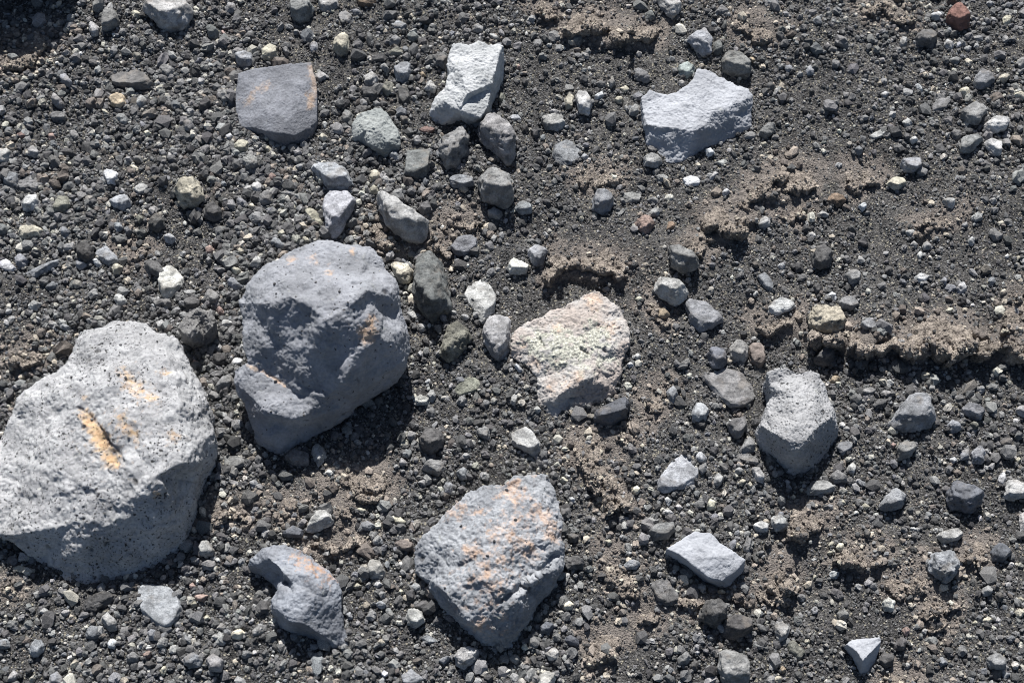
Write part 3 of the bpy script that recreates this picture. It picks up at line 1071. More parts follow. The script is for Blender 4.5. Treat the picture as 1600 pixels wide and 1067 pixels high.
16 bl.vd 1035,370 1050,300 1110,300 1170,285 1220,370 1180,440 1140,490 1100,440 1040,400|blue-grey rugged stone pointing down, between crust lumps
16 lt.d 1075,190 1120,160 1210,140 1240,180 1200,220 1110,240
16 db.d 1400,290 1440,230 1500,250 1520,300 1470,350 1410,340
16 lt 1345,510 1370,475 1415,500 1405,545 1360,555
16 dk 1420,540 1460,520 1490,560 1450,590
16 wc.t 750,590 790,555 835,580 825,645 770,640|round cream-white pebble above the white triangular stone
16 gr.t 485,650 520,615 560,645 555,690 500,690
16 gr.d 1370,930 1430,880 1490,920 1490,980 1400,990
16 dk 730,930 760,880 820,900 820,960 770,980
16 dk 820,840 870,790 910,820 890,880 840,880
16 pk 870,750 900,720 928,750 900,795
16 cr 430,240 455,220 480,240 450,265
16 cr 475,260 505,225 530,245 510,290
16 cr 425,290 445,270 468,290 445,310
16 wh 440,410 470,390 500,410 490,445 450,445
16 dk 640,150 660,140 690,170 680,210 650,190
16 cr 290,820 310,795 330,820 310,845
16 cr 1550,570 1580,545 1610,575 1580,600
16 cr 1540,640 1580,615 1610,650 1570,690
16 cr 1355,690 1385,665 1415,690 1390,720
16 cr 1290,710 1310,690 1330,710 1310,730
16 bl 1490,800 1530,780 1560,800 1520,830
16 bl 1080,950 1110,905 1150,950 1100,970
16 cr 110,1040 140,1015 165,1045 135,1080
16 co 140,985 165,960 190,990 165,1010
16 ol.f 190,830 230,810 300,890 260,940 200,880
16 lt.d 110,720 150,705 210,740 190,800 150,830 120,780
16 gr 65,930 90,900 110,930 90,950
16 lt 250,940 275,930 290,950 265,965
16 lt 880,960 905,940 930,960 905,985
16 lt.f 910,145 945,135 980,170 940,165
16 lt 1570,60 1600,50 1640,150 1580,170
16 cr 340,430 360,420 370,440 345,455
16 lt 330,335 350,320 370,335 345,350
16 lt 700,60 725,50 740,70 710,80
16 lt 1110,60 1140,45 1160,65 1130,80
16 gr 240,550 270,530 310,550 280,590
16 gr 10,290 40,270 60,290 30,320
16 dk 800,360 830,340 850,370 820,385
'''

CRUSTS = '''
1 26 15,320 40,290 130,260 200,230 290,210 260,270 200,350 130,400 30,390|tan crumbly crust lump in the top left corner
3 30 310,170 360,110 470,90 580,150 700,165 790,180 880,190 850,240 760,245 650,235 500,200 380,200|long tan crust ledge with a deep shadow along the top edge
3 24 120,50 190,10 250,30 290,90 240,110 180,90|small tan crust lump left of the long ledge at the top edge
3 16 1330,150 1400,120 1500,170 1590,190 1540,240 1440,240 1330,200|tan crust patch above the white wedge rock
4 10 0,180 60,170 100,220 40,250 0,240|reddish crust patch right of the white wedge rock
4 22 620,0 780,0 860,60 950,130 880,140 780,110 650,70|olive-brown crust ledge at the top edge near the red stone
7 26 1610,0 1620,70 1500,160 1370,230 1350,180 1450,100|upper arm of the diagonal tan crust ridge
7 22 1130,290 1280,240 1370,260 1400,380 1330,385 1240,400 1150,360|middle lump of the diagonal tan crust ridge
7 18 1030,460 1150,400 1200,450 1130,530 1050,490|lower tail of the diagonal tan crust ridge beside a dark-fronted stone
8 18 0,120 60,60 150,20 330,20 350,100 250,150 100,180|pebbly brown crust right of the diagonal ridge
8 18 150,290 220,220 300,290 220,335|small tan crust mound under the pebbly brown crust
8 24 540,20 620,0 700,30 720,70 640,120 600,160 570,140|reddish tan crust knob with a black shadow, upper right
7 24 190,660 230,520 330,550 450,550 600,540 690,600 670,650 560,640 430,630 350,620 260,640 220,690|arched tan crust ledge above the pink lichen rock
6 12 1100,320 1160,300 1250,320 1370,330 1290,360 1200,360 1120,370|pale crust rim curving over a small hollow
6 16 660,390 720,350 770,400 880,470 850,500 780,480 700,430|tan crust under the grey oblong slab
6 14 1000,450 1060,420 1150,500 1120,545 1050,510|tan crust strip left of a dark blue-grey stone
7 14 365,60 450,20 560,50 640,70 630,105 540,110 400,100|rounded tan crust bar above a dark-fronted blue-grey stone
8 22 0,930 90,930 200,900 270,870 285,930 180,955 60,965|short crust ledge left of the cream pitted stone
8 30 325,1010 480,985 600,1000 750,1040 900,1020 960,960 1100,910 1220,930 1300,1010 1450,1050 1600,1000 1700,1000 1700,1100 1610,1130 1540,1080 1470,1075 1400,1125 1320,1070 1240,1120 1160,1150 1080,1105 1030,1085 960,1135 880,1100 820,1060 740,1095 660,1100 600,1050 500,1065 420,1030|long tan crust ledge running to the right edge
8 12 940,360 1010,340 1100,300 1190,290 1220,260 1235,295 1170,335 1050,375 980,405|thin brown crust streak at the upper right
8 14 1480,870 1560,800 1640,780 1640,900 1560,990 1480,1000|tan crust patch at the right edge above the long ledge
7 18 800,800 850,780 900,860 940,900 900,950 850,900|tan crust clump left of the flat blue-grey stone
11 14 780,400 830,310 900,300 925,350 900,440 850,490 800,460|tan crust clump right of the blue-black stone
11 18 360,660 450,600 560,640 600,680 540,720 530,790 600,850 640,920 700,1000 720,1060 560,1060 560,980 480,880 420,790|twisting tan crust ridge below the pink lichen rock
15 10 540,300 600,260 620,330 700,400 760,480 740,560 660,540 580,470|pinkish tan crust patch left of a half-buried flat stone
15 12 460,800 560,760 640,800 600,860 540,930 460,970|tan crust patch near the bottom edge below the pinkish patch
15 18 1000,580 1060,540 1180,550 1140,610 1030,620|tan crust lump left of the touching dark pair
15 18 1320,530 1400,510 1460,510 1540,520 1600,500 1640,560 1560,590 1480,555 1380,570|knobbly brown crust row right of the pale slab
15 14 740,660 800,640 880,650 850,710 760,715|small hollow crust ring below the half-buried flat stone
16 24 190,130 260,60 360,20 420,40 400,120 330,180 250,205 200,210|brown crust mound upper left of three cream pebbles
16 22 80,430 150,290 170,400 230,470 240,535 160,555 80,510|brown crust spur right of the pale slab
16 32 470,330 560,270 660,255 770,310 745,360 600,360 500,350|tan crust block with a square black shadow
16 20 780,490 850,430 940,430 1000,340 1010,430 980,500 900,510 830,530|reddish brown crust left of the rugged blue-grey stone
16 24 980,560 1060,520 1140,560 1210,610 1180,655 1090,650 1010,640|brown crust mound below the rugged blue-grey stone
16 22 1020,680 1100,650 1130,720 1090,780 1040,770|brown crust stub above the bottom right corner
16 22 1210,330 1280,250 1380,260 1400,340 1340,365 1250,365|tan crust lump right of the rugged blue-grey stone
14 18 290,240 400,210 560,190 640,210 620,250 500,255 400,275 310,265|thin tan crust shelf above the notched slate rock
13 18 1235,70 1300,10 1450,0 1500,40 1480,95 1380,105 1290,115|tan crust clump right of the huge orange-streaked boulder
10 24 390,910 490,840 580,810 700,810 770,850 790,920 740,960 640,985 540,935 420,955|tan crust lump below the shadow of the dark folded boulder
10 14 120,1020 190,990 245,1010 230,1060 150,1060|small crust knob left of the notched slate rock's top
14 10 470,15 540,15 580,45 560,75 500,50|thin cream crust flake below the tan crust lump
9 24 60,190 100,110 180,75 245,100 240,150 170,195 90,205|brown scoria-like crust lump left of the huge orange-streaked boulder
16 10 760,1040 850,1010 960,1040 950,1090 780,1090|tan crust patch at the bottom edge
5 8 700,450 760,440 850,500 840,550 760,540 710,500|reddish crust patch above the off-white stone
13 8 0,480 60,470 110,520 60,540 0,530|brown crust patch at the left edge below the huge boulder
11 10 620,590 700,560 760,620 700,660 640,640|thin tan crust patch below the blue-black stone
'''

# ------------------------------------------------------------------ the large rocks: corners traced as (photograph x, y, height in mm)
PERCH = []         # spots on the big rocks where a grain has lodged
FOOT = []          # footprints on the ground, for the loose gravel to keep out of


def project(V):
    d = V - CAM
    w = d @ FWD
    return np.stack([800 + (d @ RIGHT) / w / K, 533.5 - (d @ UP) / w / K], 1)


def seg_dist(P, line):
    d = np.full(len(P), 1e9)
    for a, b in zip(line[:-1], line[1:]):
        a, b = np.array(a, float), np.array(b, float)
        t = np.clip(((P - a) @ (b - a)) / ((b - a) @ (b - a)), 0, 1)
        d = np.minimum(d, np.linalg.norm(P - a - t[:, None] * (b - a), axis=1))
    return d


def big_rock(name, label, cat, mat, outline, inner, edge=2.4, zs=1.0, rough=(3.0, 1.2, 0.5), soft=2, foot=0.96, seed=1, holes=None,
             stain=(), lichen=(), grooves=(), group=None, chip=1.0, ridges=()):
    o2 = np.array([(p[0], -p[1]) for p in outline], float)
    if np.sum(o2[:, 0] * np.roll(o2[:, 1], -1) - np.roll(o2[:, 0], -1) * o2[:, 1]) < 0:
        outline = outline[::-1]
    pts = [tuple(map(float, p)) for p in list(outline) + list(inner)]
    n = len(outline)
    cx, cy = np.mean([p[0] for p in outline]), np.mean([p[1] for p in outline])
    z0 = float(ground_grid(cx, cy))
    at_ = {(int(p[0]), int(p[1])): i for i, p in enumerate(pts)}
    creases = [(at_[a], at_[b]) for rd in ridges for a, b in zip(rd[:-1], rd[1:])]
    res = geometry.delaunay_2d_cdt([Vector((p[0], -p[1])) for p in pts], creases, [list(range(n))], 1, 1e-4)
    P2, F, orig = res[0], res[2], res[3]
    idx = [o[0] if o else None for o in orig]
    Z = [pts[i][2] if i is not None else 20.0 for i in idx]
    V = unproj(np.array([p[0] for p in P2]), np.array([-p[1] for p in P2]), np.array(Z) * zs / 1000 + z0)
    back = {i: k for k, i in enumerate(idx) if i is not None}
    ring = [back[i] for i in range(n)]
    c = V[ring].mean(0)
    low = V[ring].copy()
    low[:, :2] = c[:2] + (low[:, :2] - c[:2]) * foot
    low[:, 2] = z0 - 0.022
    FOOT.append(low[:, :2].copy())
    m = len(V)
    V = np.concatenate([V, low, [[c[0], c[1], z0 - 0.022]]])
    T = [list(f) for f in F]
    for i in range(n):
        a, b = ring[i], ring[(i + 1) % n]
        la, lb = m + i, m + (i + 1) % n
        T += [[a, la, lb], [a, lb, b], [la, m + n, lb]]
    T = np.array(T)
    V, T = split_long(V, T, edge * 6 / 1000)
    V = laplace(V, T, soft, 0.08)
    V, T = split_long(V, T, edge * 2.4 / 1000)
    V = laplace(V, T, 1, 0.2)
    S = V * np.array([1, 1, 1.0])
    nn = normals(V, T)
    V = V + nn * (rough[0] / 1000 * (fbm(S * 20 + seed, 2, seed, 0.5) * 1.0 + facets(S * 26 + seed, seed) * chip))[:, None]
    V, T = split_long(V, T, edge / 1000)
    nn = normals(V, T)
    d = rough[1] / 1000 * (0.8 * fbm(V * 85 + seed, 3, seed + 40, 0.55, True) + 1.5 * chip * facets(V * 75 + seed, seed + 41) + 0.7 * chip * facets(V * 170 + seed, seed + 43)) + rough[2] / 1000 * 1.8 * fbm(V * 330 + seed, 2, seed + 80, 0.6)
    V = V + nn * d[:, None]
    hole = np.zeros(len(V))
    IM = project(V)
    if holes:
        for fr, depth, share in holes:
            warp = np.stack([fbm(V * 60 + k, 2, seed + 7 * k) for k in range(3)], 1) * 0.004
            keep = np.clip(0.75 + 1.3 * fbm(V * 14, 2, seed + 5), 0.1, 1.2)
            q = pits((V + warp) * np.array([1, 1, 1.0]), fr, seed, share) * keep
            V = V - nn * (q * depth / 1000)[:, None]
            hole = np.maximum(hole, np.clip(q * 1.5 - 0.15, 0, 1))
    for line, w, depth in grooves:
        g = np.exp(-(seg_dist(IM, line) / (w * (0.7 + 0.9 * np.abs(fbm(V * 90, 2, seed))))) ** 2)
        V = V - nn * (g * depth / 1000)[:, None]
        hole = np.maximum(hole, g * (0.5 if w < 6 else 0.0) * np.clip(0.7 + 1.5 * fbm(V * 120, 2, seed + 3), 0, 1))
    def spots(lst):
        s = np.zeros(len(V))
        for it in lst:
            if isinstance(it[0], tuple):
                s = np.maximum(s, np.exp(-(seg_dist(IM, it[0]) / it[1]) ** 2) * it[2])
            else:
                s = np.maximum(s, np.exp(-(np.hypot(IM[:, 0] - it[0], IM[:, 1] - it[1]) / it[2]) ** 2) * (it[3] if len(it) > 3 else 1.0))
        return np.clip(s + 0.42 * fbm(V * 110, 4, seed + 99, 0.6) * (s > 0.02), 0, 1)
    if cat == 'boulder':
        nf = normals(V, T)
        up = np.where((nf[:, 2] > 0.9) & (V[:, 2] > z0 + 0.012))[0]
        if len(up):
            PERCH.append(V[rng.choice(up, min(len(up), int(4 + 450 * np.prod(np.ptp(V[:, :2], axis=0)))), replace=False)] + np.array([0, 0, 0.0004]))
    ob = mesh_obj(name, V, T, mat, True, np.array([c[0], c[1], z0]), {'stain': spots(stain), 'lichen': spots(lichen), 'hole': hole})
    return tag(ob, label, cat, group)


def L(line, w, a=1.0):
    return (tuple(line),) + (w, a)



M_pale = rock_material('pale_vesicular_basalt', (0.42, 0.42, 0.425), (0.31, 0.31, 0.315), speck=0.3, stain=(0.47, 0.27, 0.105), pores=((60, 0.20), (110, 0.30), (180, 0.33), (330, 0.34)), fleck=(60, 0.35))
M_dark = rock_material('dark_blue_basalt', (0.27, 0.278, 0.302), (0.20, 0.206, 0.222), speck=0.2, stain=(0.50, 0.32, 0.19), pores=((140, 0.24),), fleck=(150, 0.5))
M_fleck = rock_material('rust_flecked_basalt', (0.33, 0.341, 0.36), (0.215, 0.224, 0.24), speck=0.3, stain=(0.46, 0.30, 0.20), fleck=(85, 0.95))
M_slate = rock_material('blue_slate', (0.235, 0.25, 0.28), (0.155, 0.163, 0.182), speck=0.25, rough=0.6, spec=0.4, bump=0.0007, fleck=(150, 0.7))
M_pink = rock_material('pinkish_lichen_rock', (0.405, 0.39, 0.375), (0.40, 0.35, 0.318), stain=(0.50, 0.34, 0.23), lichen=(0.56, 0.56, 0.47), speck=0.3, fleck=(90, 0.7), pores=((160, 0.22),))
M_white = rock_material('pale_blue_trachyte', (0.355, 0.366, 0.392), (0.28, 0.289, 0.311), speck=0.12, bump=0.0011)
M_chalk = rock_material('whitish_rock', (0.45, 0.458, 0.465), (0.34, 0.35, 0.355), speck=0.2)
M_rust = rock_material('rust_edged_basalt', (0.215, 0.222, 0.245), (0.155, 0.16, 0.177), stain=(0.36, 0.25, 0.17), speck=0.3, fleck=(120, 0.6))
M_pit = rock_material('pale_pitted_lava', (0.34, 0.34, 0.345), (0.28, 0.28, 0.285), speck=0.25, pores=((120, 0.34), (200, 0.32), (330, 0.28)))
M_grey = rock_material('grey_green_rock', (0.32, 0.335, 0.325), (0.235, 0.25, 0.245), speck=0.3)

big_rock('boulder', 'huge pale boulder with an orange crack, peppered with pores, at the left edge', 'boulder', M_pale,
    [(194, 500, 62), (223, 505, 66), (247, 519, 70), (272, 520, 66), (285, 550, 60), (307, 587, 54), (326, 633, 50), (332, 674, 50), (330, 715, 45),
     (313, 752, 30), (297, 822, 5), (285, 859, 0), (268, 876, 0), (231, 886, 0), (202, 901, 0), (128, 911, 0), (103, 907, 0), (62, 880, 4),
     (16, 843, 30), (-30, 832, 30), (-70, 770, 22), (-50, 715, 24), (0, 688, 30), (25, 649, 38), (31, 624, 42), (41, 612, 44), (82, 577, 50),
     (99, 567, 52), (111, 548, 55), (128, 521, 58), (152, 511, 60)],
    [(16, 836, 46), (54, 830, 56), (111, 818, 66), (136, 835, 62), (186, 810, 82), (198, 785, 94), (243, 744, 116), (284, 723, 112), (299, 700, 100),
     (194, 838, 58), (240, 824, 66), (285, 815, 48), (160, 868, 28), (245, 858, 30), (255, 540, 86), (275, 600, 100), (282, 670, 110), (150, 560, 82),
     (150, 610, 96), (110, 640, 84), (80, 655, 72), (90, 690, 80), (110, 745, 84), (60, 760, 64), (200, 600, 104), (205, 660, 110), (160, 720, 94), (235, 700, 114), (30, 720, 52)],
    edge=3.1, zs=1.05, rough=(6.0, 2.0, 0.6), soft=1, seed=11, ridges=[[(16, 836), (54, 830), (111, 818), (136, 835), (186, 810), (198, 785), (243, 744), (284, 723), (299, 700)], [(255, 540), (275, 600), (282, 670), (299, 700)], [(194, 838), (240, 824), (285, 815)]], foot=0.955, holes=[(60, 3.0, 0.3)],
    stain=[L([(136, 652), (156, 690), (176, 720)], 15, 0.85), L([(196, 588), (210, 605), (236, 622)], 16, 0.62), L([(190, 655), (212, 680)], 17, 0.55), (165, 700, 40, 0.38),
           (255, 582, 12, 0.5), (272, 680, 16, 0.5), (245, 772, 10, 0.5), (130, 622, 8, 0.45)],
    grooves=[([(140, 655), (158, 690), (180, 722)], 13, 7.0), ([(122, 637), (138, 645), (152, 664), (166, 688), (180, 700), (194, 722)], 2.6, 3.0), ([(158, 682), (170, 694)], 3, 4)])
big_rock('boulder', 'dark blue-grey folded boulder with a ledge, casting the widest shadow', 'boulder', M_dark,
    [(502, 375, 100), (539, 382, 100), (579, 382, 96), (600, 402, 92), (610, 424, 88), (622, 451, 86), (630, 485, 78), (640, 505, 68), (645, 549, 50), (633, 573, 36),
     (613, 593, 28), (586, 613, 22), (552, 640, 16), (532, 655, 10), (502, 674, 5), (465, 697, 0), (438, 708, 0), (414, 701, 5), (401, 684, 15), (399, 660, 25),
     (377, 627, 40), (365, 596, 55), (363, 576, 62), (377, 569, 66), (387, 566, 70), (382, 535, 75), (379, 495, 80), (370, 468, 86), (380, 458, 90), (401, 431, 95),
     (414, 414, 97), (451, 395, 99), (482, 384, 100)],
    [(376, 474, 90), (421, 474, 126), (451, 463, 137), (482, 477, 138), (509, 501, 141), (546, 479, 143), (570, 455, 136), (604, 462, 110), (582, 470, 116),
     (500, 430, 124), (560, 418, 118), (440, 430, 116), (411, 579, 66), (444, 600, 60), (465, 616, 58), (498, 624, 62), (370, 603, 60), (417, 640, 62),
     (455, 654, 58), (478, 647, 55), (430, 530, 97), (400, 500, 92), (480, 555, 101), (508, 590, 86), (556, 549, 106), (540, 590, 92), (519, 616, 72), (572, 500, 119),
     (600, 530, 104), (572, 560, 92), (633, 562, 60), (603, 583, 62), (575, 603, 58), (552, 622, 54), (525, 642, 42), (420, 682, 34), (450, 672, 33), (480, 668, 25), (405, 655, 40)],
    edge=2.79, zs=1.13, chip=1.5, rough=(5.0, 1.3, 0.6), soft=1, seed=5, ridges=[[(376, 474), (421, 474), (451, 463), (482, 477), (509, 501), (546, 479), (570, 455), (604, 462)], [(546, 479), (556, 549), (540, 590), (519, 616), (498, 624)], [(633, 562), (603, 583), (575, 603), (552, 622), (525, 642)], [(387, 566), (411, 579), (444, 600), (465, 616), (498, 624)], [(370, 603), (417, 640), (455, 654), (478, 647), (498, 624)]], foot=0.86, holes=[(70, 2.6, 0.3)],
    stain=[(573, 522, 17, 0.95), (580, 505, 12, 0.8), (515, 425, 9, 0.55), (455, 405, 8, 0.5), (490, 405, 8, 0.5), (552, 395, 8, 0.55), L([(385, 570), (410, 580), (445, 602)], 4, 0.6)])
big_rock('boulder', 'pointed blue-grey boulder flecked with orange near the bottom edge', 'boulder', M_fleck,
    [(804, 743, 52), (827, 744, 52), (855, 741, 50), (856, 754, 48), (866, 767, 46), (873, 786, 44), (877, 814, 42), (879, 848, 38), (875, 882, 30), (861, 916, 22),
     (844, 941, 14), (827, 969, 8), (813, 992, 3), (799, 1017, 0), (782, 1014, 0), (757, 1007, 2), (734, 989, 3), (712, 969, 4), (689, 947, 5), (675, 924, 8),
     (672, 906, 25), (650, 897, 16), (647, 882, 18), (650, 851, 24), (675, 831, 34), (703, 797, 40), (737, 768, 46), (771, 758, 50), (787, 757, 51)],
    [(676, 908, 40), (703, 928, 50), (728, 961, 46), (754, 988, 36), (787, 1001, 24), (812, 975, 28), (720, 850, 56), (770, 800, 64), (820, 800, 62), (790, 860, 72), (740, 900, 66),
     (852, 848, 56), (820, 912, 57), (858, 878, 46), (790, 918, 66), (848, 900, 54), (815, 930, 62), (785, 960, 52), (690, 870, 42), (664, 878, 28), (835, 770, 56)],
    edge=2.48, zs=1.15, rough=(4.2, 2.6, 0.7), soft=1, seed=23, ridges=[[(672, 906), (676, 908), (703, 928), (728, 961), (754, 988), (787, 1001)], [(790, 918), (820, 912), (858, 878)]], foot=0.95, holes=[(60, 2.0, 0.3)],
    stain=[L([(745, 905), (790, 860), (830, 800)], 34, 0.42), L([(760, 940), (800, 890)], 26, 0.42), (800, 770, 24, 0.67), (800, 815, 21, 0.54), (775, 835, 21, 0.63), (848, 808, 19, 0.76), (862, 835, 19, 0.81), (820, 855, 24, 0.72), (737, 862, 18, 0.81), (760, 890, 24, 0.67),
           (765, 920, 24, 0.67), (780, 910, 18, 0.54), (750, 975, 19, 0.76), (785, 965, 18, 0.54), (715, 800, 21, 0.54), (750, 800, 18, 0.45), (725, 950, 13, 0.45), (838, 872, 13, 0.45)],
    grooves=[([(785, 940), (820, 912), (845, 897), (866, 870)], 6, 9), ([(715, 885), (740, 872)], 4, 3)])
big_rock('rock', 'dark slate rock with a deep notch and a sharp tail near the bottom edge', 'rock', M_slate,
    [(389, 885, 15), (393, 876, 22), (411, 859, 30), (429, 852, 34), (445, 852, 35), (470, 858, 36), (486, 867, 35), (498, 883, 32), (512, 893, 28), (525, 908, 25),
     (532, 922, 22), (532, 954, 18), (534, 975, 12), (545, 1009, 2), (543, 1015, 0), (525, 1012, 0), (495, 1002, 0), (463, 993, 0), (438, 982, 0), (431, 968, 5),
     (424, 954, 15), (425, 936, 22), (431, 920, 22), (423, 909, 8), (407, 899, 3), (391, 892, 3)],
    [(420, 872, 40), (430, 881, 43), (445, 897, 45), (459, 911, 42), (426, 890, 19), (437, 899, 19), (449, 909, 26), (431, 904, 14), (440, 909, 30), (436, 916, 30), (437, 954, 38), (454, 972, 40), (470, 972, 40), (504, 993, 24),
     (530, 1010, 4), (495, 929, 45), (486, 900, 44), (460, 930, 44), (450, 950, 44), (405, 880, 26)],
    edge=2.33, zs=1.25, chip=1.5, rough=(2.6, 1.2, 0.5), soft=1, seed=31, ridges=[[(420, 872), (430, 881), (445, 897), (459, 911)], [(440, 909), (436, 916), (437, 954), (454, 972), (470, 972), (504, 993), (530, 1010)]], foot=0.97,
    stain=[L([(466, 872), (490, 888), (512, 903)], 14, 0.5)], grooves=[([(493, 925), (494, 965)], 2, 1.2)])
big_rock('rock', 'pink rock with a pale green lichen patch, in the middle of the picture', 'rock', M_pink,
    [(930, 454, 36), (950, 466, 36), (969, 485, 34), (982, 511, 32), (981, 537, 30), (973, 563, 25), (971, 584, 20), (962, 600, 16), (962, 612, 10), (941, 630, 5),
     (928, 625, 5), (919, 632, 6), (909, 638, 5), (891, 643, 3), (872, 658, 0), (859, 656, 0), (848, 640, 4), (838, 625, 8), (842, 606, 12), (840, 591, 16),
     (818, 567, 10), (799, 556, 8), (801, 543, 14), (803, 522, 20), (820, 502, 26), (846, 496, 30), (861, 485, 31), (885, 477, 34), (911, 462, 35)],
    [(900, 520, 46), (940, 500, 44), (860, 530, 40), (945, 550, 42), (900, 570, 46), (845, 560, 34), (896, 599, 44), (919, 590, 46), (883, 611, 40), (872, 618, 36),
     (886, 622, 18), (920, 612, 18), (908, 618, 14), (870, 636, 16), (900, 629, 18), (948, 604, 27), (936, 614, 14), (825, 530, 28)],
    edge=2.48, zs=0.78, rough=(3.4, 2.0, 0.9), soft=1, seed=43, ridges=[[(872, 618), (883, 611), (896, 599), (919, 590)]], foot=0.97, holes=[(70, 2.2, 0.25)],
    stain=[(925, 470, 14, 0.85), (870, 515, 12, 0.75), (950, 515, 18, 0.7), (835, 570, 16, 0.6), (865, 570, 18, 0.5), (905, 585, 11, 0.8), (885, 600, 12, 0.6), (820, 540, 8, 0.7), (860, 605, 12, 0.5), (915, 548, 8, 0.6)],
    lichen=[(840, 537, 22, 0.85), (870, 548, 28, 0.9), (905, 545, 30, 0.85), (930, 525, 26, 0.85), (880, 530, 24, 0.8), (945, 560, 20, 0.6)],
    grooves=[([(843, 530), (848, 540)], 2.5, 4), ([(908, 545), (920, 553)], 2.5, 4), ([(945, 546), (947, 549)], 3.5, 6)])
big_rock('rock', 'white wedge-shaped rock with a shaded blue-grey front, upper right', 'rock', M_white,
    [(1003, 152, 24), (1015, 141, 24), (1025, 144, 23), (1042, 149, 24), (1057, 146, 24), (1071, 137, 25), (1084, 122, 26), (1089, 106, 26), (1108, 110, 27), (1125, 119, 28),
     (1142, 130, 29), (1159, 136, 29), (1169, 141, 29), (1175, 151, 28), (1174, 169, 20), (1174, 200, 2), (1169, 203, 0), (1125, 223, 0), (1091, 238, 0), (1071, 250, 0),
     (1047, 256, 0), (1035, 252, 0), (1024, 233, 1), (1010, 225, 4), (1007, 200, 18), (1004, 171, 24)],
    [(1010, 195, 34), (1027, 198, 38), (1052, 200, 42), (1084, 205, 45), (1100, 198, 46), (1111, 179, 47), (1138, 166, 45), (1167, 155, 38), (1080, 160, 38), (1120, 148, 38),
     (1040, 170, 33), (1118, 198, 30), (1145, 182, 30)],
    edge=2.33, zs=0.76, rough=(2.6, 1.6, 0.6), soft=1, seed=57, ridges=[[(1007, 200), (1010, 195), (1027, 198), (1052, 200), (1084, 205), (1100, 198), (1111, 179), (1138, 166), (1167, 155)]], foot=1.0, holes=[(45, 2.0, 0.1)])
big_rock('rock', 'brilliant white stepped block near the top edge', 'rock', M_chalk,
    [(709, 70, 34), (724, 71, 36), (732, 72, 36), (749, 63, 38), (763, 71, 37), (780, 69, 36), (788, 73, 32), (789, 81, 24), (786, 118, 10), (775, 149, 8), (767, 174, 6),
     (761, 182, 4), (753, 190, 2), (742, 203, 0), (732, 198, 0), (722, 190, 2), (691, 195, 0), (672, 186, 2), (672, 176, 8), (679, 161, 15), (681, 151, 19),
     (695, 139, 24), (699, 126, 26), (704, 116, 28), (698, 102, 30), (701, 89, 32)],
    [(782, 77, 39), (773, 112, 39), (769, 130, 39), (730, 147, 42), (751, 138, 43), (733, 154, 32), (753, 144, 32), (767, 141, 32), (724, 174, 31), (724, 181, 26),
     (751, 184, 28), (763, 165, 31), (695, 159, 30), (718, 172, 30), (720, 110, 42), (745, 90, 43), (702, 142, 32), (760, 105, 42)],
    edge=2.25, zs=1.25, rough=(2.6, 1.4, 0.6), soft=1, seed=61, foot=0.97, holes=[(80, 1.6, 0.3)])
big_rock('rock', 'squarish blue-grey rock with rusty right edge, upper left', 'rock', M_rust,
    [(372, 115, 18), (395, 106, 20), (440, 102, 22), (486, 97, 22), (489, 110, 21), (494, 130, 18), (497, 165, 14), (496, 190, 11), (488, 210, 5), (470, 224, 2), (448, 231, 0),
     (430, 228, 0), (408, 215, 2), (385, 208, 3), (372, 200, 4), (370, 180, 8), (368, 145, 13)],
    [(460, 135, 28), (455, 180, 29), (440, 209, 25), (462, 212, 22), (478, 202, 17), (413, 205, 20), (394, 199, 15), (400, 150, 22), (390, 185, 17), (420, 178, 27), (479, 130, 24)],
    edge=2.48, zs=1.25, rough=(1.92, 0.61, 0.40), soft=1, seed=71, foot=0.97,
    stain=[L([(487, 105), (492, 135), (486, 165)], 8, 0.85), L([(383, 165), (398, 145), (420, 132)], 8, 0.55), (478, 150, 9, 0.5)])
big_rock('rock', 'pale blocky rock full of small dark pits, right of the centre', 'rock', M_pit,
    [(1200, 582, 44), (1213, 576, 45), (1228, 573, 46), (1243, 580, 46), (1251, 581, 46), (1267, 576, 44), (1281, 584, 42), (1292, 607, 37), (1299, 627, 32), (1305, 644, 25),
     (1310, 672, 12), (1309, 682, 6), (1297, 697, 2), (1284, 710, 0), (1273, 732, 0), (1254, 742, 0), (1236, 744, 0), (1217, 725, 0), (1198, 710, 0), (1183, 695, 2),
     (1180, 676, 10), (1183, 665, 17), (1191, 650, 25), (1198, 635, 31), (1206, 618, 35), (1203, 601, 40)],
    [(1189, 664, 32), (1209, 676, 50), (1230, 689, 60), (1237, 704, 55), (1249, 702, 57), (1258, 689, 62), (1275, 669, 58), (1301, 651, 40), (1240, 620, 55), (1245, 660, 62),
     (1270, 630, 52), (1245, 725, 24), (1285, 690, 30), (1215, 705, 26)],
    edge=2.09, zs=1.25, rough=(3.0, 1.3, 0.8), soft=1, seed=83, ridges=[[(1183, 665), (1189, 664), (1209, 676), (1230, 689), (1237, 704), (1249, 702), (1258, 689), (1275, 669), (1301, 651), (1305, 644)]], foot=0.95, holes=[(115, 2.6, 0.7), (210, 1.3, 0.6)])
big_rock('rock', 'pale blue-grey flat slab with a smooth top, lower right', 'rock', M_white,
    [(1041, 857, 25), (1070, 839, 23), (1086, 830, 24), (1112, 833, 24), (1125, 847, 24), (1149, 862, 24), (1166, 874, 22), (1163, 889, 8), (1139, 916, 0), (1123, 917, 0),
     (1102, 908, 1), (1076, 889, 3), (1057, 871, 12)],
    [(1062, 866, 27), (1075, 877, 27), (1091, 890, 26), (1107, 902, 24), (1128, 907, 21), (1149, 893, 22), (1110, 870, 30), (1090, 850, 28), (1130, 870, 29)],
    edge=2.33, zs=1.25, rough=(1.0, 1.0, 0.4), soft=1, seed=91, foot=0.96)
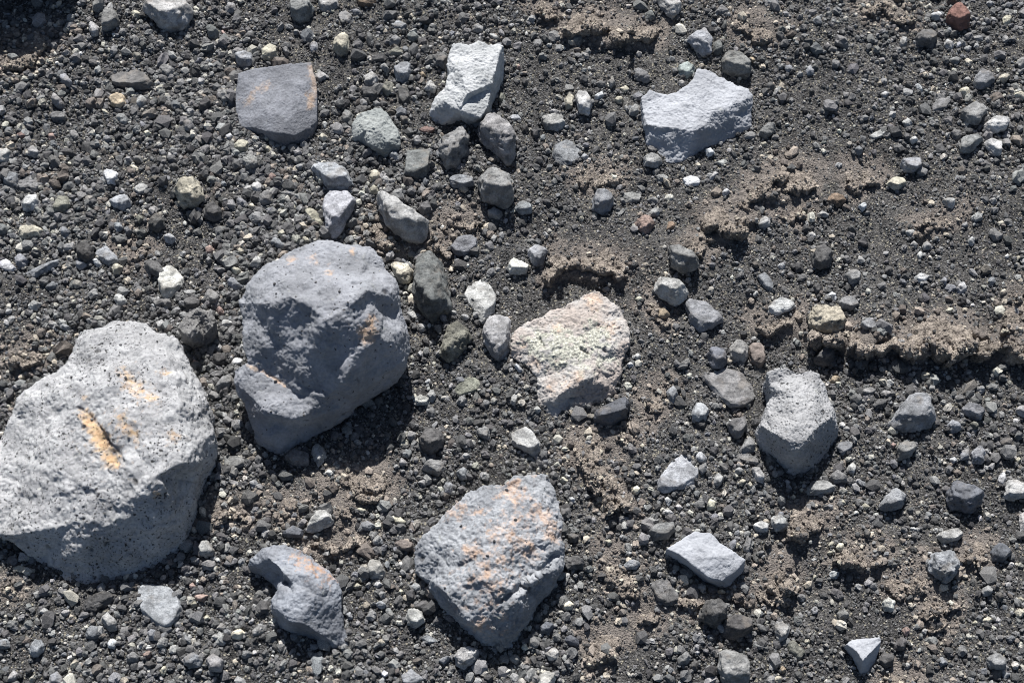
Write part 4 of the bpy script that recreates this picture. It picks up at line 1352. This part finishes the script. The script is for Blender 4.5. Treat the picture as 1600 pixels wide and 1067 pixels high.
big_rock('rock', 'pale grey-green fractured rock left of the white stepped block', 'rock', M_grey,
    [(551, 194, 12), (557, 181, 15), (571, 172, 18), (597, 169, 20), (610, 184, 19), (623, 202, 15), (626, 231, 8), (615, 239, 3), (602, 247, 0), (584, 239, 0), (568, 228, 0), (550, 218, 3)],
    [(590, 198, 26), (607, 222, 22), (570, 204, 22), (600, 236, 14), (575, 226, 16)],
    edge=2.33, zs=1.25, rough=(2.8, 1.7, 0.7), soft=1, seed=97, foot=0.97)
big_rock('stone', 'dark hollow stone with deep cavities between the two largest boulders', 'stone',
    rock_material('cindery_scoria', (0.21, 0.205, 0.20), (0.15, 0.147, 0.145), speck=0.3, pores=((150, 0.3), (260, 0.3))),
    [(278, 512, 22), (289, 494, 28), (307, 483, 30), (328, 486, 30), (338, 501, 26), (336, 522, 16), (323, 538, 6), (302, 546, 0), (283, 533, 6)],
    [(296, 497, 34), (324, 492, 32), (331, 512, 30), (304, 513, 40), (292, 524, 34), (318, 527, 16), (313, 501, 22), (300, 533, 30)],
    edge=2.02, zs=1.25, rough=(3.20, 1.43, 0.80), soft=1, seed=107, foot=0.9, holes=[(75, 3.2, 0.6)])
big_rock('stone', 'white triangular stone with a dark lower point near the bottom edge', 'stone', M_white,
    [(1323, 1006, 17), (1332, 998, 18), (1375, 995, 18), (1377, 1001, 17), (1374, 1016, 8), (1368, 1034, 2), (1358, 1051, 0), (1345, 1054, 0), (1338, 1040, 0), (1332, 1024, 6)],
    [(1339, 1018, 22), (1348, 1032, 24), (1362, 1018, 23), (1350, 1008, 21)],
    edge=2.02, zs=1.25, rough=(1.12, 0.44, 0.32), soft=1, seed=113, foot=0.97)
# beyond the top left corner of the picture: the boulder whose shadow falls into it
big_rock('boulder', 'dark boulder beyond the top left corner, its shadow falling into view', 'boulder', M_dark,
    [(-150, -60, 40), (-120, -150, 70), (-20, -190, 90), (80, -170, 85), (118, -110, 60), (112, -42, 10), (60, -24, 0), (-30, -20, 0), (-110, -30, 5)],
    [(-60, -100, 112), (40, -95, 110), (90, -75, 72), (0, -60, 72), (-90, -70, 70)],
    edge=4.65, zs=1.25, rough=(4.00, 1.10, 0.48), soft=1, seed=127, foot=0.95)

# ------------------------------------------------------------------ loose stones and pebbles
TINT = {  # colour and the word for it
    'lb': ((0.30, 0.31, 0.33), 'light blue-grey'), 'rs': ((0.33, 0.185, 0.16), 'brick-red'),
    'dk': ((0.125, 0.122, 0.121), 'dark charcoal'), 'db': ((0.10, 0.106, 0.122), 'blue-black'), 'gr': ((0.275, 0.272, 0.270), 'mid-grey'), 'bl': ((0.295, 0.303, 0.320), 'blue-grey'),
    'lt': ((0.45, 0.447, 0.438), 'light grey'), 'wh': ((0.60, 0.61, 0.625), 'whitish'), 'wc': ((0.56, 0.55, 0.51), 'off-white'), 'cr': ((0.58, 0.545, 0.445), 'cream'), 'cy': ((0.55, 0.495, 0.40), 'cream'),
    'br': ((0.18, 0.155, 0.138), 'brown'), 'rd': ((0.235, 0.165, 0.15), 'reddish grey'), 'pk': ((0.42, 0.31, 0.275), 'pinkish'), 'or': ((0.24, 0.18, 0.135), 'orange-brown'),
    'co': ((0.50, 0.41, 0.30), 'cream-orange'), 'gn': ((0.205, 0.213, 0.210), 'greenish grey'), 'ln': ((0.32, 0.36, 0.345), 'pale green'), 'gl': ((0.36, 0.358, 0.355), 'grey'), 'ol': ((0.245, 0.24, 0.205), 'olive-grey')}
MS = {k: stone_material(k + '_stone', k) for k in ('rough', 'slick', 'pitted')}
LAND = [((165, 710), 'the huge boulder', 170), ((505, 545), 'the dark folded boulder', 150), ((770, 880), 'the pointed orange-flecked boulder', 130), ((465, 930), 'the notched slate rock', 85),
        ((890, 555), 'the pink lichen rock', 95), ((1090, 180), 'the white wedge rock', 85), ((740, 130), 'the white stepped block', 65), ((432, 165), 'the square rusty-edged rock', 65),
        ((1245, 655), 'the pale pitted rock', 75), ((1105, 873), 'the pale flat slab', 60), ((590, 208), 'the grey-green fractured rock', 40), ((1350, 1022), 'the white triangular stone', 30),
        ((1295, 500), 'the cream pitted stone', 32), ((1495, 28), 'the brick-red stone', 22), ((295, 300), 'the dented cream stone', 25), ((200, 122), 'the dark slate wedge', 30),
        ((1420, 645), 'the fan-shaped streaky stone', 35), ((1345, 870), 'the block-shaped tan crust', 40), ((1005, 350), 'the pink pitted pebble', 20), ((1475, 885), 'the rugged blue-grey stone', 25),
        ((1510, 290), 'the thin brown crust streak', 30), ((45, 365), 'the oval pitted stone', 25), ((255, 945), 'the half-shaded flat slab', 40), ((960, 50), 'the long top crust ledge', 60), ((1450, 540), 'the long right-hand crust ledge', 60)]
DIRS = ['right of', 'lower right of', 'below', 'lower left of', 'left of', 'upper left of', 'above', 'upper right of']


def make_stone(px, H, flags, seed, size):
    """a convex stone: facets through the traced outline, chips, then relief"""
    r = np.random.default_rng(seed)
    c0 = px.mean(0)
    g = unproj(c0[0], c0[1], ground_grid(c0[0], c0[1]))
    zm = g[2] + 0.21 * H
    W = unproj(px[:, 0], px[:, 1], np.full(len(px), zm))[:, :2]
    hp = hull2(W)
    c = (hp.max(0) + hp.min(0)) / 2
    ext = (hp.max(0) - hp.min(0)) / 2
    FOOT.append(c + (W - W.mean(0)) * 0.92 + (W.mean(0) - c))
    pl = []
    for a, b in zip(hp, np.roll(hp, -1, 0)):
        e = b - a
        le = np.hypot(*e)
        if le < 1e-6:
            continue
        n2 = np.array([e[1], -e[0]]) / le
        d = max(1e-4, (a - c) @ n2)
        front = -n2[1]
        al = math.radians((r.uniform(12, 34) if front > 0.3 else r.uniform(4, 20)) if size > 24 else r.uniform(10, 38))
        if 'd' in flags and front > 0.3:
            al = math.radians(r.uniform(12, 26))
        pl.append((n2[0] * math.cos(al), n2[1] * math.cos(al), math.sin(al), d * math.cos(al) * 1.03))
        pl.append((n2[0] * 0.95, n2[1] * 0.95, -0.3, d * 0.95 * 1.05))
    top = 0.70 * H
    t, az = math.radians(r.uniform(3, 20)), r.uniform(0.5, 2.6)
    if size > 24:
        top = 0.60 * H
    if 'd' in flags:
        t, az = math.radians(r.uniform(8, 20)), r.uniform(1.1, 2.0)
    pl.append((math.sin(t) * math.cos(az), math.sin(t) * math.sin(az), math.cos(t), top * math.cos(t)))
    az2 = r.uniform(0, 6.28)
    t2 = math.radians(r.uniform(28, 50))
    if 'd' in flags:
        az2, t2 = -1.57 + r.uniform(-0.7, 0.7), math.radians(r.uniform(50, 64))
    pl.append((math.sin(t2) * math.cos(az2), math.sin(t2) * math.sin(az2), math.cos(t2), (top * math.cos(t2) + 0.62 * min(ext) * math.sin(t2)) * r.uniform(0.84, 1.08)))
    pl.append((0, 0, -1.0, 0.75 * H))
    NN = {True: 26, False: 9}[size > 55] if size > 55 or size < 22 else int(11 + (size - 22) * 0.41)
    D, F = cube_sphere(NN)
    D = D * np.array([ext[0], ext[1], 0.72 * H])
    D = D / np.linalg.norm(D, axis=1, keepdims=True)
    for _ in range(int(r.integers(7, 13))):
        n = r.normal(size=3)
        n[2] = abs(n[2]) * 0.8
        n /= np.linalg.norm(n)
        A = np.array(pl)
        q = np.maximum(D @ A[:, :3].T, 1e-9) / A[:, 3]
        P = D / q.max(1)[:, None]
        pl.append((n[0], n[1], n[2], (P @ n).max() * (r.uniform(0.84, 0.97) if size > 24 else r.uniform(0.76, 0.95))))
    A = np.array(pl)
    q = np.maximum(D @ A[:, :3].T, 0) / A[:, 3]
    pw = 90.0 if ('a' in flags or 'd' in flags) else (60.0 if size > 30 else 30.0)
    rad = (q ** pw).sum(1) ** (-1 / pw)
    V = D * rad[:, None]
    s = float(min(ext))
    hole = np.zeros(len(V))
    u = D
    rough = 0.075 if 'v' in flags else 0.065 if size < 24 else 0.058
    if 'e' in flags:
        rough *= 0.5
    V = V + u * (s * rough * 1.5 * fbm(V / s * 2.2 + seed, 3, seed))[:, None]
    V = V + u * (s * rough * (1.9 * facets(V / s * 2.0 + seed, seed + 3) + 0.8 * facets(V / s * 5.0 + seed, seed + 5) + 0.5 * fbm(V / s * 4.5 + seed, 2, seed + 9, 0.6, True)))[:, None]
    if 'v' in flags:
        fr = 3.2 / max(s, 0.006)
        h = pits(V, fr, seed, 0.8, 0.2, 0.5)
        V = V - u * (h * min(s * 0.16, 0.004))[:, None]
        hole = np.clip(h * 1.3 - 0.2, 0, 1)
    V = V + np.array([c[0], c[1], zm])
    return V, F, hole, np.array([c[0], c[1], g[2]])


entries = []
for ln in STONES.strip().splitlines():
    ln, _, lab = ln.partition('|')
    w = ln.split()
    T_, code = int(w[0]), w[1]
    pts = np.array([tile(T_, *map(float, q.split(','))) for q in w[2:]])
    colr, _, flags = code.partition('.')
    ext = pts.max(0) - pts.min(0)
    entries.append(dict(px=pts, col=colr, flags=flags, lab=lab, size=float(max(ext)), asp=float(max(ext) / max(1, min(ext))), c=(pts.max(0) + pts.min(0)) / 2, small=float(min(ext))))
for e in entries:      # words that single a stone out
    noun = 'stone' if e['size'] >= 21 else 'pebble'
    e['noun'] = noun
    if e['lab']:
        continue
    best = min(LAND, key=lambda l: np.hypot(*(e['c'] - np.array(l[0]))) - l[2])
    v = e['c'] - np.array(best[0])
    gap = np.hypot(*v) - best[2]
    dr = DIRS[int(round(math.atan2(v[1], v[0]) / (math.pi / 4))) % 8]
    shape = 'pitted' if 'v' in e['flags'] else 'flat' if 'f' in e['flags'] else 'oblong' if e['asp'] > 1.55 else ''
    e['w'] = (' '.join(x for x in ('small' if e['size'] < 14 else '', TINT[e['col']][1], shape, noun) if x), ('close ' if gap < 28 else '') + dr + ' ' + best[1])
same = {}
for e in entries:
    if not e['lab']:
        same.setdefault(e['w'], []).append(e)
ORD = ['', 'second', 'third', 'fourth', 'fifth', 'sixth', 'seventh', 'eighth']
for (a, b), lst in same.items():
    lst.sort(key=lambda e: e['c'][0])
    for k, e in enumerate(lst):
        if len(lst) == 1:
            e['lab'] = a + ' ' + b
        else:
            e['lab'] = ('leftmost ' if k == 0 else 'rightmost ' if k == len(lst) - 1 else ORD[k] + ' from left, ') + a + ' ' + b
for k, e in enumerate(entries):
    f = e['flags']
    H = e['small'] * (0.15 if 'e' in f else 0.36 if 'f' in f else 0.88 if 't' in f else 0.72) / 1000.0
    H = max(H, 0.005)
    V, F, hole, org = make_stone(e['px'], H, f, 1000 + k, e['size'])
    mat = MS['slick' if 's' in f or e['col'] == 'db' else 'pitted' if 'v' in f else 'rough']
    ob = mesh_obj(e['noun'], V, F, mat, True, org, {'hole': hole})
    j = 1 + 0.16 * rng.normal()
    j = min(1.35, max(0.72, j))
    cc = np.clip(np.array(TINT[e['col']][0]) * j * (1 + 0.008 * rng.normal(size=3)), 0.02, 0.75)
    ob.color = (*cc, 1)
    tag(ob, e['lab'], e['noun'], 'larger loose stones on the gravel' if e['noun'] == 'stone' else 'pebbles scattered on the gravel')

# ------------------------------------------------------------------ crumbly crusts
M_crust = crust_material()
M_crumb = grain_material('GEOMETRY')
t_ = (1 + 5 ** 0.5) / 2
ICO = np.array([(-1, t_, 0), (1, t_, 0), (-1, -t_, 0), (1, -t_, 0), (0, -1, t_), (0, 1, t_), (0, -1, -t_), (0, 1, -t_), (t_, 0, -1), (t_, 0, 1), (-t_, 0, -1), (-t_, 0, 1)]) / 1.902
ICOF = np.array([(0, 11, 5), (0, 5, 1), (0, 1, 7), (0, 7, 10), (0, 10, 11), (1, 5, 9), (5, 11, 4), (11, 10, 2), (10, 7, 6), (7, 1, 8), (3, 9, 4), (3, 4, 2), (3, 2, 6), (3, 6, 8), (3, 8, 9),
                 (4, 9, 5), (2, 4, 11), (6, 2, 10), (8, 6, 7), (9, 8, 1)])
SILT = []
for k, ln in enumerate(CRUSTS.strip().splitlines()):
    ln, _, lab = ln.partition('|')
    w = ln.split()
    H = float(w[1]) * 1.05
    P = np.array([tile(int(w[0]), *map(float, q.split(','))) for q in w[2:]])
    ext = P.max(0) - P.min(0)
    SILT.append((P, H))
    # outline with extra ragged points
    Q = []
    for a, b in zip(P, np.roll(P, -1, 0)):
        m = max(1, int(np.hypot(*(b - a)) / 7))
        for s in range(m):
            q = a + (b - a) * s / m
            Q.append(q + rng.normal(size=2) * (4.2 if s else 2.0))
    Q = np.array(Q)
    if ext[0] > 60:      # a wandering edge
        Q[:, 1] += 11 * perlin(np.stack([Q[:, 0] / 38, Q[:, 1] / 90, np.full(len(Q), k * 2.0)], 1), 57)
    def front(p):       # 0 at the back edge of the crust, 1 at its front lip
        col = Q[np.abs(Q[:, 0] - p[0]) < 9]
        lo, hi = col[:, 1].min(), col[:, 1].max()
        return 0.5 if hi - lo < 1 else min(1.0, max(0.0, (p[1] - lo) / (hi - lo)))
    out = [(q[0], q[1], H * (0.06 + (0.36 if front(q) > 0.6 else 0.10 * front(q) - 0.35)) ) for q in Q]
    inn = []
    xs = np.arange(P[:, 0].min(), P[:, 0].max(), 5.5)
    ys = np.arange(P[:, 1].min(), P[:, 1].max(), 5.0)
    X, Y = np.meshgrid(xs, ys)
    X, Y = X.ravel() + rng.uniform(-1.5, 1.5, X.size), Y.ravel() + rng.uniform(-1.5, 1.5, X.size)
    ok = inside(Q, X, Y)
    X, Y = X[ok], Y[ok]
    dd = poly_dist(Q, X, Y)
    for x, y, d in zip(X, Y, dd):
        if d > 2.2:
            f = front((x, y))
            lump = 0.70 + 2.6 * float(perlin(np.array([[x / 17.0, y / 17.0, k * 1.0]]), 55)[0])
            inn.append((x, y, H * (-0.12 + 1.15 * f ** 2.2) * min(1, 0.5 + d / 8.0) * rng.uniform(0.75, 1.15) * min(1.35, max(-0.25, lump))))
    if len(inn) < 3:
        inn.append((P[:, 0].mean(), P[:, 1].mean(), H))
    ob = big_rock('soil_crust', lab, 'crust', M_crust, out, inn, edge=3.0, rough=(4.5, 3.0, 1.6), chip=0.9, soft=1, foot=0.90, seed=200 + k, holes=[(95, 2.5, 0.5)], group='crumbly tan crusts standing out of the sand')
    FOOT.pop()
    # crumbs stuck to it
    me = ob.data
    co = np.empty(len(me.vertices) * 3, np.float32)
    me.vertices.foreach_get('co', co)
    co = co.reshape(-1, 3)
    nz = np.empty(len(me.vertices) * 3, np.float32)
    me.vertices.foreach_get('normal', nz)
    nz = nz.reshape(-1, 3)
    top = np.where((co[:, 2] > 0.003) & (nz[:, 2] > 0.25))[0]
    area = ext[0] * ext[1] * 0.5
    m = int(min(len(top), max(16, area / 20)))
    wgt = (0.15 + np.clip(co[top, 2] * 1000 / H, 0, 1)) ** 2
    pick = rng.choice(top, m, replace=False, p=wgt / wgt.sum())
    rr = 0.0007 + 0.0030 * rng.random(m) ** 3.5
    sc = rr[:, None, None] * (0.7 + 0.6 * rng.random((m, 12, 1))) * rng.uniform(0.7, 1.25, (m, 1, 3))
    VV = (ICO[None] * sc + co[pick][:, None, :] + nz[pick][:, None, :] * (rr * 0.3)[:, None, None]).reshape(-1, 3)
    FF = (ICOF[None] + (np.arange(m) * 12)[:, None, None]).reshape(-1, 3)
    pal = np.array([(0.24, 0.205, 0.175), (0.33, 0.285, 0.235), (0.11, 0.10, 0.093), (0.07, 0.068, 0.068), (0.45, 0.41, 0.33), (0.18, 0.15, 0.13)])
    tint = pal[rng.choice(6, m, p=[0.28, 0.16, 0.2, 0.18, 0.08, 0.10])] * rng.uniform(0.7, 1.25, (m, 1))
    cr = mesh_obj('crumbs', VV + np.array(ob.location), FF, M_crumb, False, np.array(ob.location), {'tint': np.repeat(tint, 12, 0)}, parent=ob)
    cr['kind'] = 'stuff'

# ------------------------------------------------------------------ the ground sheet
_sx, _sy = [a.ravel() for a in np.meshgrid(np.arange(-100, 1701, 4.0), np.arange(-100, 1201, 4.0))]
_sr = np.zeros(len(_sx))
for P, H in SILT:      # fine tan silt lies round the crusts, mostly behind their lips
    c = (P.max(0) + P.min(0)) / 2
    e = (P.max(0) - P.min(0)) / 2 + 75
    s_ = np.where((np.abs(_sx - c[0]) < e[0]) & (np.abs(_sy - c[1]) < e[1]))[0]
    d = poly_dist(P, _sx[s_], _sy[s_])
    d[inside(P, _sx[s_], _sy[s_])] = 0
    _sr[s_] = np.maximum(_sr[s_], np.exp(-(d / np.where(_sy[s_] < c[1], 34, 20)) ** 2) * 0.9)
_sr = _sr.reshape(326, 451)


def silt_at(im):
    return _sr[np.clip(((im[:, 1] + 100) / 4).astype(int), 0, 325), np.clip(((im[:, 0] + 100) / 4).astype(int), 0, 450)]


def axis(lo, hi, step):
    core = np.arange(lo, hi + step / 2, step)
    g = [step]
    while sum(g) < 40:
        g.append(g[-1] * 1.35)
    far = np.cumsum(g[1:])
    return np.concatenate([core[0] - far[::-1], core, core[-1] + far])


gx, gy = axis(-1.0, 1.0, 0.0048), axis(-0.70, 0.78, 0.0048)
X, Y = np.meshgrid(gx, gy)
Zg = gh(X.ravel(), Y.ravel())
GV = np.stack([X.ravel(), Y.ravel(), Zg], 1)
near = (np.abs(GV[:, 0]) < 1.1) & (np.abs(GV[:, 1]) < 0.9)
GV[near, 2] += 0.0022 * perlin(GV[near] * np.array([70, 70, 0]), 31) + 0.0016 * perlin(GV[near] * np.array([170, 170, 0]), 33)
silt = silt_at(project(GV)) * near
nx, ny = len(gx), len(gy)
I = np.arange(nx * ny).reshape(ny, nx)
GF = np.stack([I[:-1, :-1].ravel(), I[:-1, 1:].ravel(), I[1:, 1:].ravel(), I[1:, :-1].ravel()], 1)
ground = mesh_obj('ground', GV, GF, ground_material(), True, None, {'silt': silt})
tag(ground, 'dark volcanic sand and ash under the stones', kind='structure')

# ------------------------------------------------------------------ gravel: far too many grains to count
COARSE = np.array([[.5, .5, .55, .7, .4, .32, .3, .45, .7], [.8, .8, .9, .8, .36, .2, .2, .32, .45], [.6, .65, 1., .5, .2, .14, .2, .28, .3],
                   [.6, .6, .6, .4, .45, .3, .42, .5, .45], [.5, .5, .65, .55, .6, .45, .38, .38, .34], [.6, .6, .6, .55, .6, .55, .45, .35, .35]])


def coarse(x, y):
    im = project(np.stack([x, y, np.zeros_like(x)], 1))
    u, v = np.clip(im[:, 0] / 200, 0, 7.999), np.clip(im[:, 1] / 213.4, 0, 4.999)
    i, j = u.astype(int), v.astype(int)
    a, b = u - i, v - j
    return (COARSE[j, i] * (1 - a) * (1 - b) + COARSE[j, i + 1] * a * (1 - b) + COARSE[j + 1, i] * (1 - a) * b + COARSE[j + 1, i + 1] * a * b)


PAL = np.array([(0.072, 0.071, 0.072), (0.105, 0.104, 0.104), (0.148, 0.146, 0.145), (0.200, 0.199, 0.198), (0.27, 0.268, 0.263), (0.41, 0.395, 0.35), (0.152, 0.135, 0.121), (0.175, 0.179, 0.188), (0.50, 0.495, 0.475)])


def scatter(n, rmin, rmax, power, amount, x0, x1, y0, y1, probs, sink, seed, clear=0.0):
    r = np.random.default_rng(seed)
    x, y = r.uniform(x0, x1, n), r.uniform(y0, y1, n)
    pr = amount(x, y) * (0.8 + 1.0 * perlin(np.stack([x * 14, y * 14, np.full(n, seed * 1.0)], 1), seed) + (1.1 if seed > 1 else 0.3) * perlin(np.stack([x * 5, y * 5, np.full(n, 3.3)], 1), 90))
    keep = r.random(n) < pr
    x, y = x[keep], y[keep]
    bad = np.zeros(len(x), bool)
    for fp in FOOT:
        lo, hi = fp.min(0), fp.max(0)
        s = np.where((x > lo[0]) & (x < hi[0]) & (y > lo[1]) & (y < hi[1]))[0]
        if len(s):
            bad[s[inside(fp, x[s], y[s])]] = True
    x, y = x[~bad], y[~bad]
    sl = silt_at(project(np.stack([x, y, np.zeros_like(x)], 1))) + 0.5 * perlin(np.stack([x * 22, y * 22, x * 0], 1), 71)
    go_ = r.random(len(x)) > np.clip(sl, 0, 0.9) * 0.55
    x, y, sl = x[go_], y[go_], sl[go_]
    m = len(x)
    rad = rmin + (rmax - rmin) * r.random(m) ** power
    sc = rad[:, None] * r.uniform(0.68, 1.28, (m, 3))
    sc[:, 2] *= 0.85
    rot = np.stack([r.uniform(-0.5, 0.5, m), r.uniform(-0.5, 0.5, m), r.uniform(0, 6.28, m)], 1)
    z = gh(x, y) + sc[:, 2] * sink
    tint = PAL[r.choice(len(PAL), m, p=probs)] * r.uniform(0.62, 1.2, (m, 1)) * (1 + 0.012 * r.normal(size=(m, 3)))
    tan = np.array([(0.20, 0.173, 0.152), (0.28, 0.24, 0.205), (0.42, 0.375, 0.31), (0.13, 0.112, 0.10)])[r.integers(0, 4, m)] * r.uniform(0.7, 1.2, (m, 1))
    tint = np.where((r.random(m) < np.clip(sl, 0, 1) * 0.7)[:, None], tan, tint)
    return np.stack([x, y, z], 1), sc, rot, tint


fine_p = [.26, .28, .21, .12, .05, .03, .03, .015, .005]
mid_p = [.17, .24, .21, .14, .08, .09, .03, .03, .01]
big_p = [.17, .26, .23, .16, .08, .05, .02, .03, .00]
A = [scatter(300000, 0.0010, 0.0023, 1.8, lambda x, y: 0.62 + 0 * x, -1.02, 1.02, -0.68, 0.78, fine_p, 0.25, 1),
     scatter(105000, 0.0021, 0.0046, 1.5, lambda x, y: 0.06 + 0.9 * coarse(x, y) ** 1.4, -1.02, 1.02, -0.68, 0.78, mid_p, 0.35, 2),
     scatter(62000, 0.0042, 0.0076, 1.9, lambda x, y: 0.02 + 0.80 * coarse(x, y) ** 2.0, -1.02, 1.02, -0.68, 0.78, big_p, 0.4, 3),
     scatter(10500, 0.0066, 0.0125, 1.6, lambda x, y: 0.01 + 0.6 * coarse(x, y) ** 2.2, -1.0, 1.0, -0.66, 0.76, big_p, 0.38, 4),
     scatter(16000, 0.0022, 0.0070, 2.0, lambda x, y: np.where((np.abs(x) > 1.02) | (y > 0.78) | (y < -0.68), 0.8, 0.0), -1.7, 1.7, -1.3, 1.5, mid_p, 0.35, 5)]
def banked(seed):
    """grit banked against the foot of every stone and a few grains caught on the big ones"""
    r = np.random.default_rng(seed)
    pts = []
    for fp in FOOT:
        a, b = fp, np.roll(fp, -1, 0)
        c = fp.mean(0)
        for p, q in zip(a, b):
            m = r.poisson(np.hypot(*(q - p)) / 0.0045)
            t = r.random((m, 1))
            w = p + (q - p) * t
            out = (w - c) / np.maximum(np.linalg.norm(w - c, axis=1, keepdims=True), 1e-9)
            pts.append(w + out * (np.abs(r.normal(size=(m, 1))) * 0.0045 + 0.0005))
    xy = np.concatenate(pts)
    m = len(xy)
    sc = (0.0011 + 0.0030 * r.random(m) ** 2.5)[:, None] * r.uniform(0.7, 1.25, (m, 3))
    z = gh(xy[:, 0], xy[:, 1]) + sc[:, 2] * 0.5 + r.random(m) * 0.0025
    perch = np.concatenate(PERCH)
    P = np.concatenate([np.column_stack([xy, z]), perch])
    k = len(perch)
    sc = np.concatenate([sc, (0.0007 + 0.0017 * r.random(k) ** 2)[:, None] * r.uniform(0.7, 1.2, (k, 3))])
    m += k
    rot = np.stack([r.uniform(-0.5, 0.5, m), r.uniform(-0.5, 0.5, m), r.uniform(0, 6.28, m)], 1)
    return P, sc, rot, PAL[r.choice(len(PAL), m, p=fine_p)] * r.uniform(0.65, 1.2, (m, 1))


A.append(banked(6))
pos, scl, rot, tin = (np.concatenate([a[k] for a in A]) for k in range(4))
print('grains', len(pos))
me = bpy.data.meshes.new('gravel')
me.vertices.add(len(pos))
me.vertices.foreach_set('co', pos.astype(np.float32).ravel())
for an, arr in (('grain_scale', scl), ('grain_turn', rot)):
    at = me.attributes.new(an, 'FLOAT_VECTOR', 'POINT')
    at.data.foreach_set('vector', arr.astype(np.float32).ravel())
at = me.attributes.new('tint', 'FLOAT_COLOR', 'POINT')
at.data.foreach_set('color', np.concatenate([np.clip(tin, 0.015, 0.8), np.ones((len(tin), 1))], 1).astype(np.float32).ravel())
at = me.attributes.new('pick', 'INT', 'POINT')
at.data.foreach_set('value', rng.integers(0, 12, len(pos)).astype(np.int32))
gravel = bpy.data.objects.new('gravel', me)
COL.objects.link(gravel)
tag(gravel, 'dark volcanic gravel and grit covering the ground between the stones', 'gravel', kind='stuff')
M_grain = grain_material('INSTANCER')
me.materials.append(M_grain)
ng = bpy.data.node_groups.new('grains', 'GeometryNodeTree')
ng.interface.new_socket('Geometry', in_out='INPUT', socket_type='NodeSocketGeometry')
ng.interface.new_socket('Geometry', in_out='OUTPUT', socket_type='NodeSocketGeometry')
gi, go = ng.nodes.new('NodeGroupInput'), ng.nodes.new('NodeGroupOutput')
iop = ng.nodes.new('GeometryNodeInstanceOnPoints')
join = ng.nodes.new('GeometryNodeJoinGeometry')
for v in range(12):
    ico = ng.nodes.new('GeometryNodeMeshIcoSphere')
    ico.inputs['Radius'].default_value = 1.0
    ico.inputs['Subdivisions'].default_value = 1 if v % 2 else 2
    sp = ng.nodes.new('GeometryNodeSetPosition')
    nz = ng.nodes.new('ShaderNodeTexNoise')
    nz.noise_dimensions = '4D'
    nz.inputs['W'].default_value = v * 7.31
    nz.inputs['Scale'].default_value = 1.35
    nz.inputs['Detail'].default_value = 2.5
    sub = ng.nodes.new('ShaderNodeVectorMath')
    sub.operation = 'SUBTRACT'
    sub.inputs[1].default_value = (0.5, 0.5, 0.5)
    mul = ng.nodes.new('ShaderNodeVectorMath')
    mul.operation = 'SCALE'
    mul.inputs['Scale'].default_value = 1.75
    sm = ng.nodes.new('GeometryNodeSetMaterial')
    sm.inputs['Material'].default_value = M_grain
    g2i = ng.nodes.new('GeometryNodeGeometryToInstance')
    ng.links.new(nz.outputs['Color'], sub.inputs[0])
    ng.links.new(sub.outputs[0], mul.inputs[0])
    ng.links.new(mul.outputs[0], sp.inputs['Offset'])
    ng.links.new(ico.outputs['Mesh'], sp.inputs['Geometry'])
    ng.links.new(sp.outputs[0], sm.inputs['Geometry'])
    ng.links.new(sm.outputs[0], g2i.inputs[0])
    ng.links.new(g2i.outputs[0], join.inputs[0])


def named(name, typ):
    a = ng.nodes.new('GeometryNodeInputNamedAttribute')
    a.data_type = typ
    a.inputs['Name'].default_value = name
    return a.outputs[0]


ng.links.new(gi.outputs[0], iop.inputs['Points'])
ng.links.new(join.outputs[0], iop.inputs['Instance'])
iop.inputs['Pick Instance'].default_value = True
ng.links.new(named('pick', 'INT'), iop.inputs['Instance Index'])
ng.links.new(named('grain_turn', 'FLOAT_VECTOR'), iop.inputs['Rotation'])
ng.links.new(named('grain_scale', 'FLOAT_VECTOR'), iop.inputs['Scale'])
ng.links.new(iop.outputs[0], go.inputs[0])
md = gravel.modifiers.new('grains', 'NODES')
md.node_group = ng
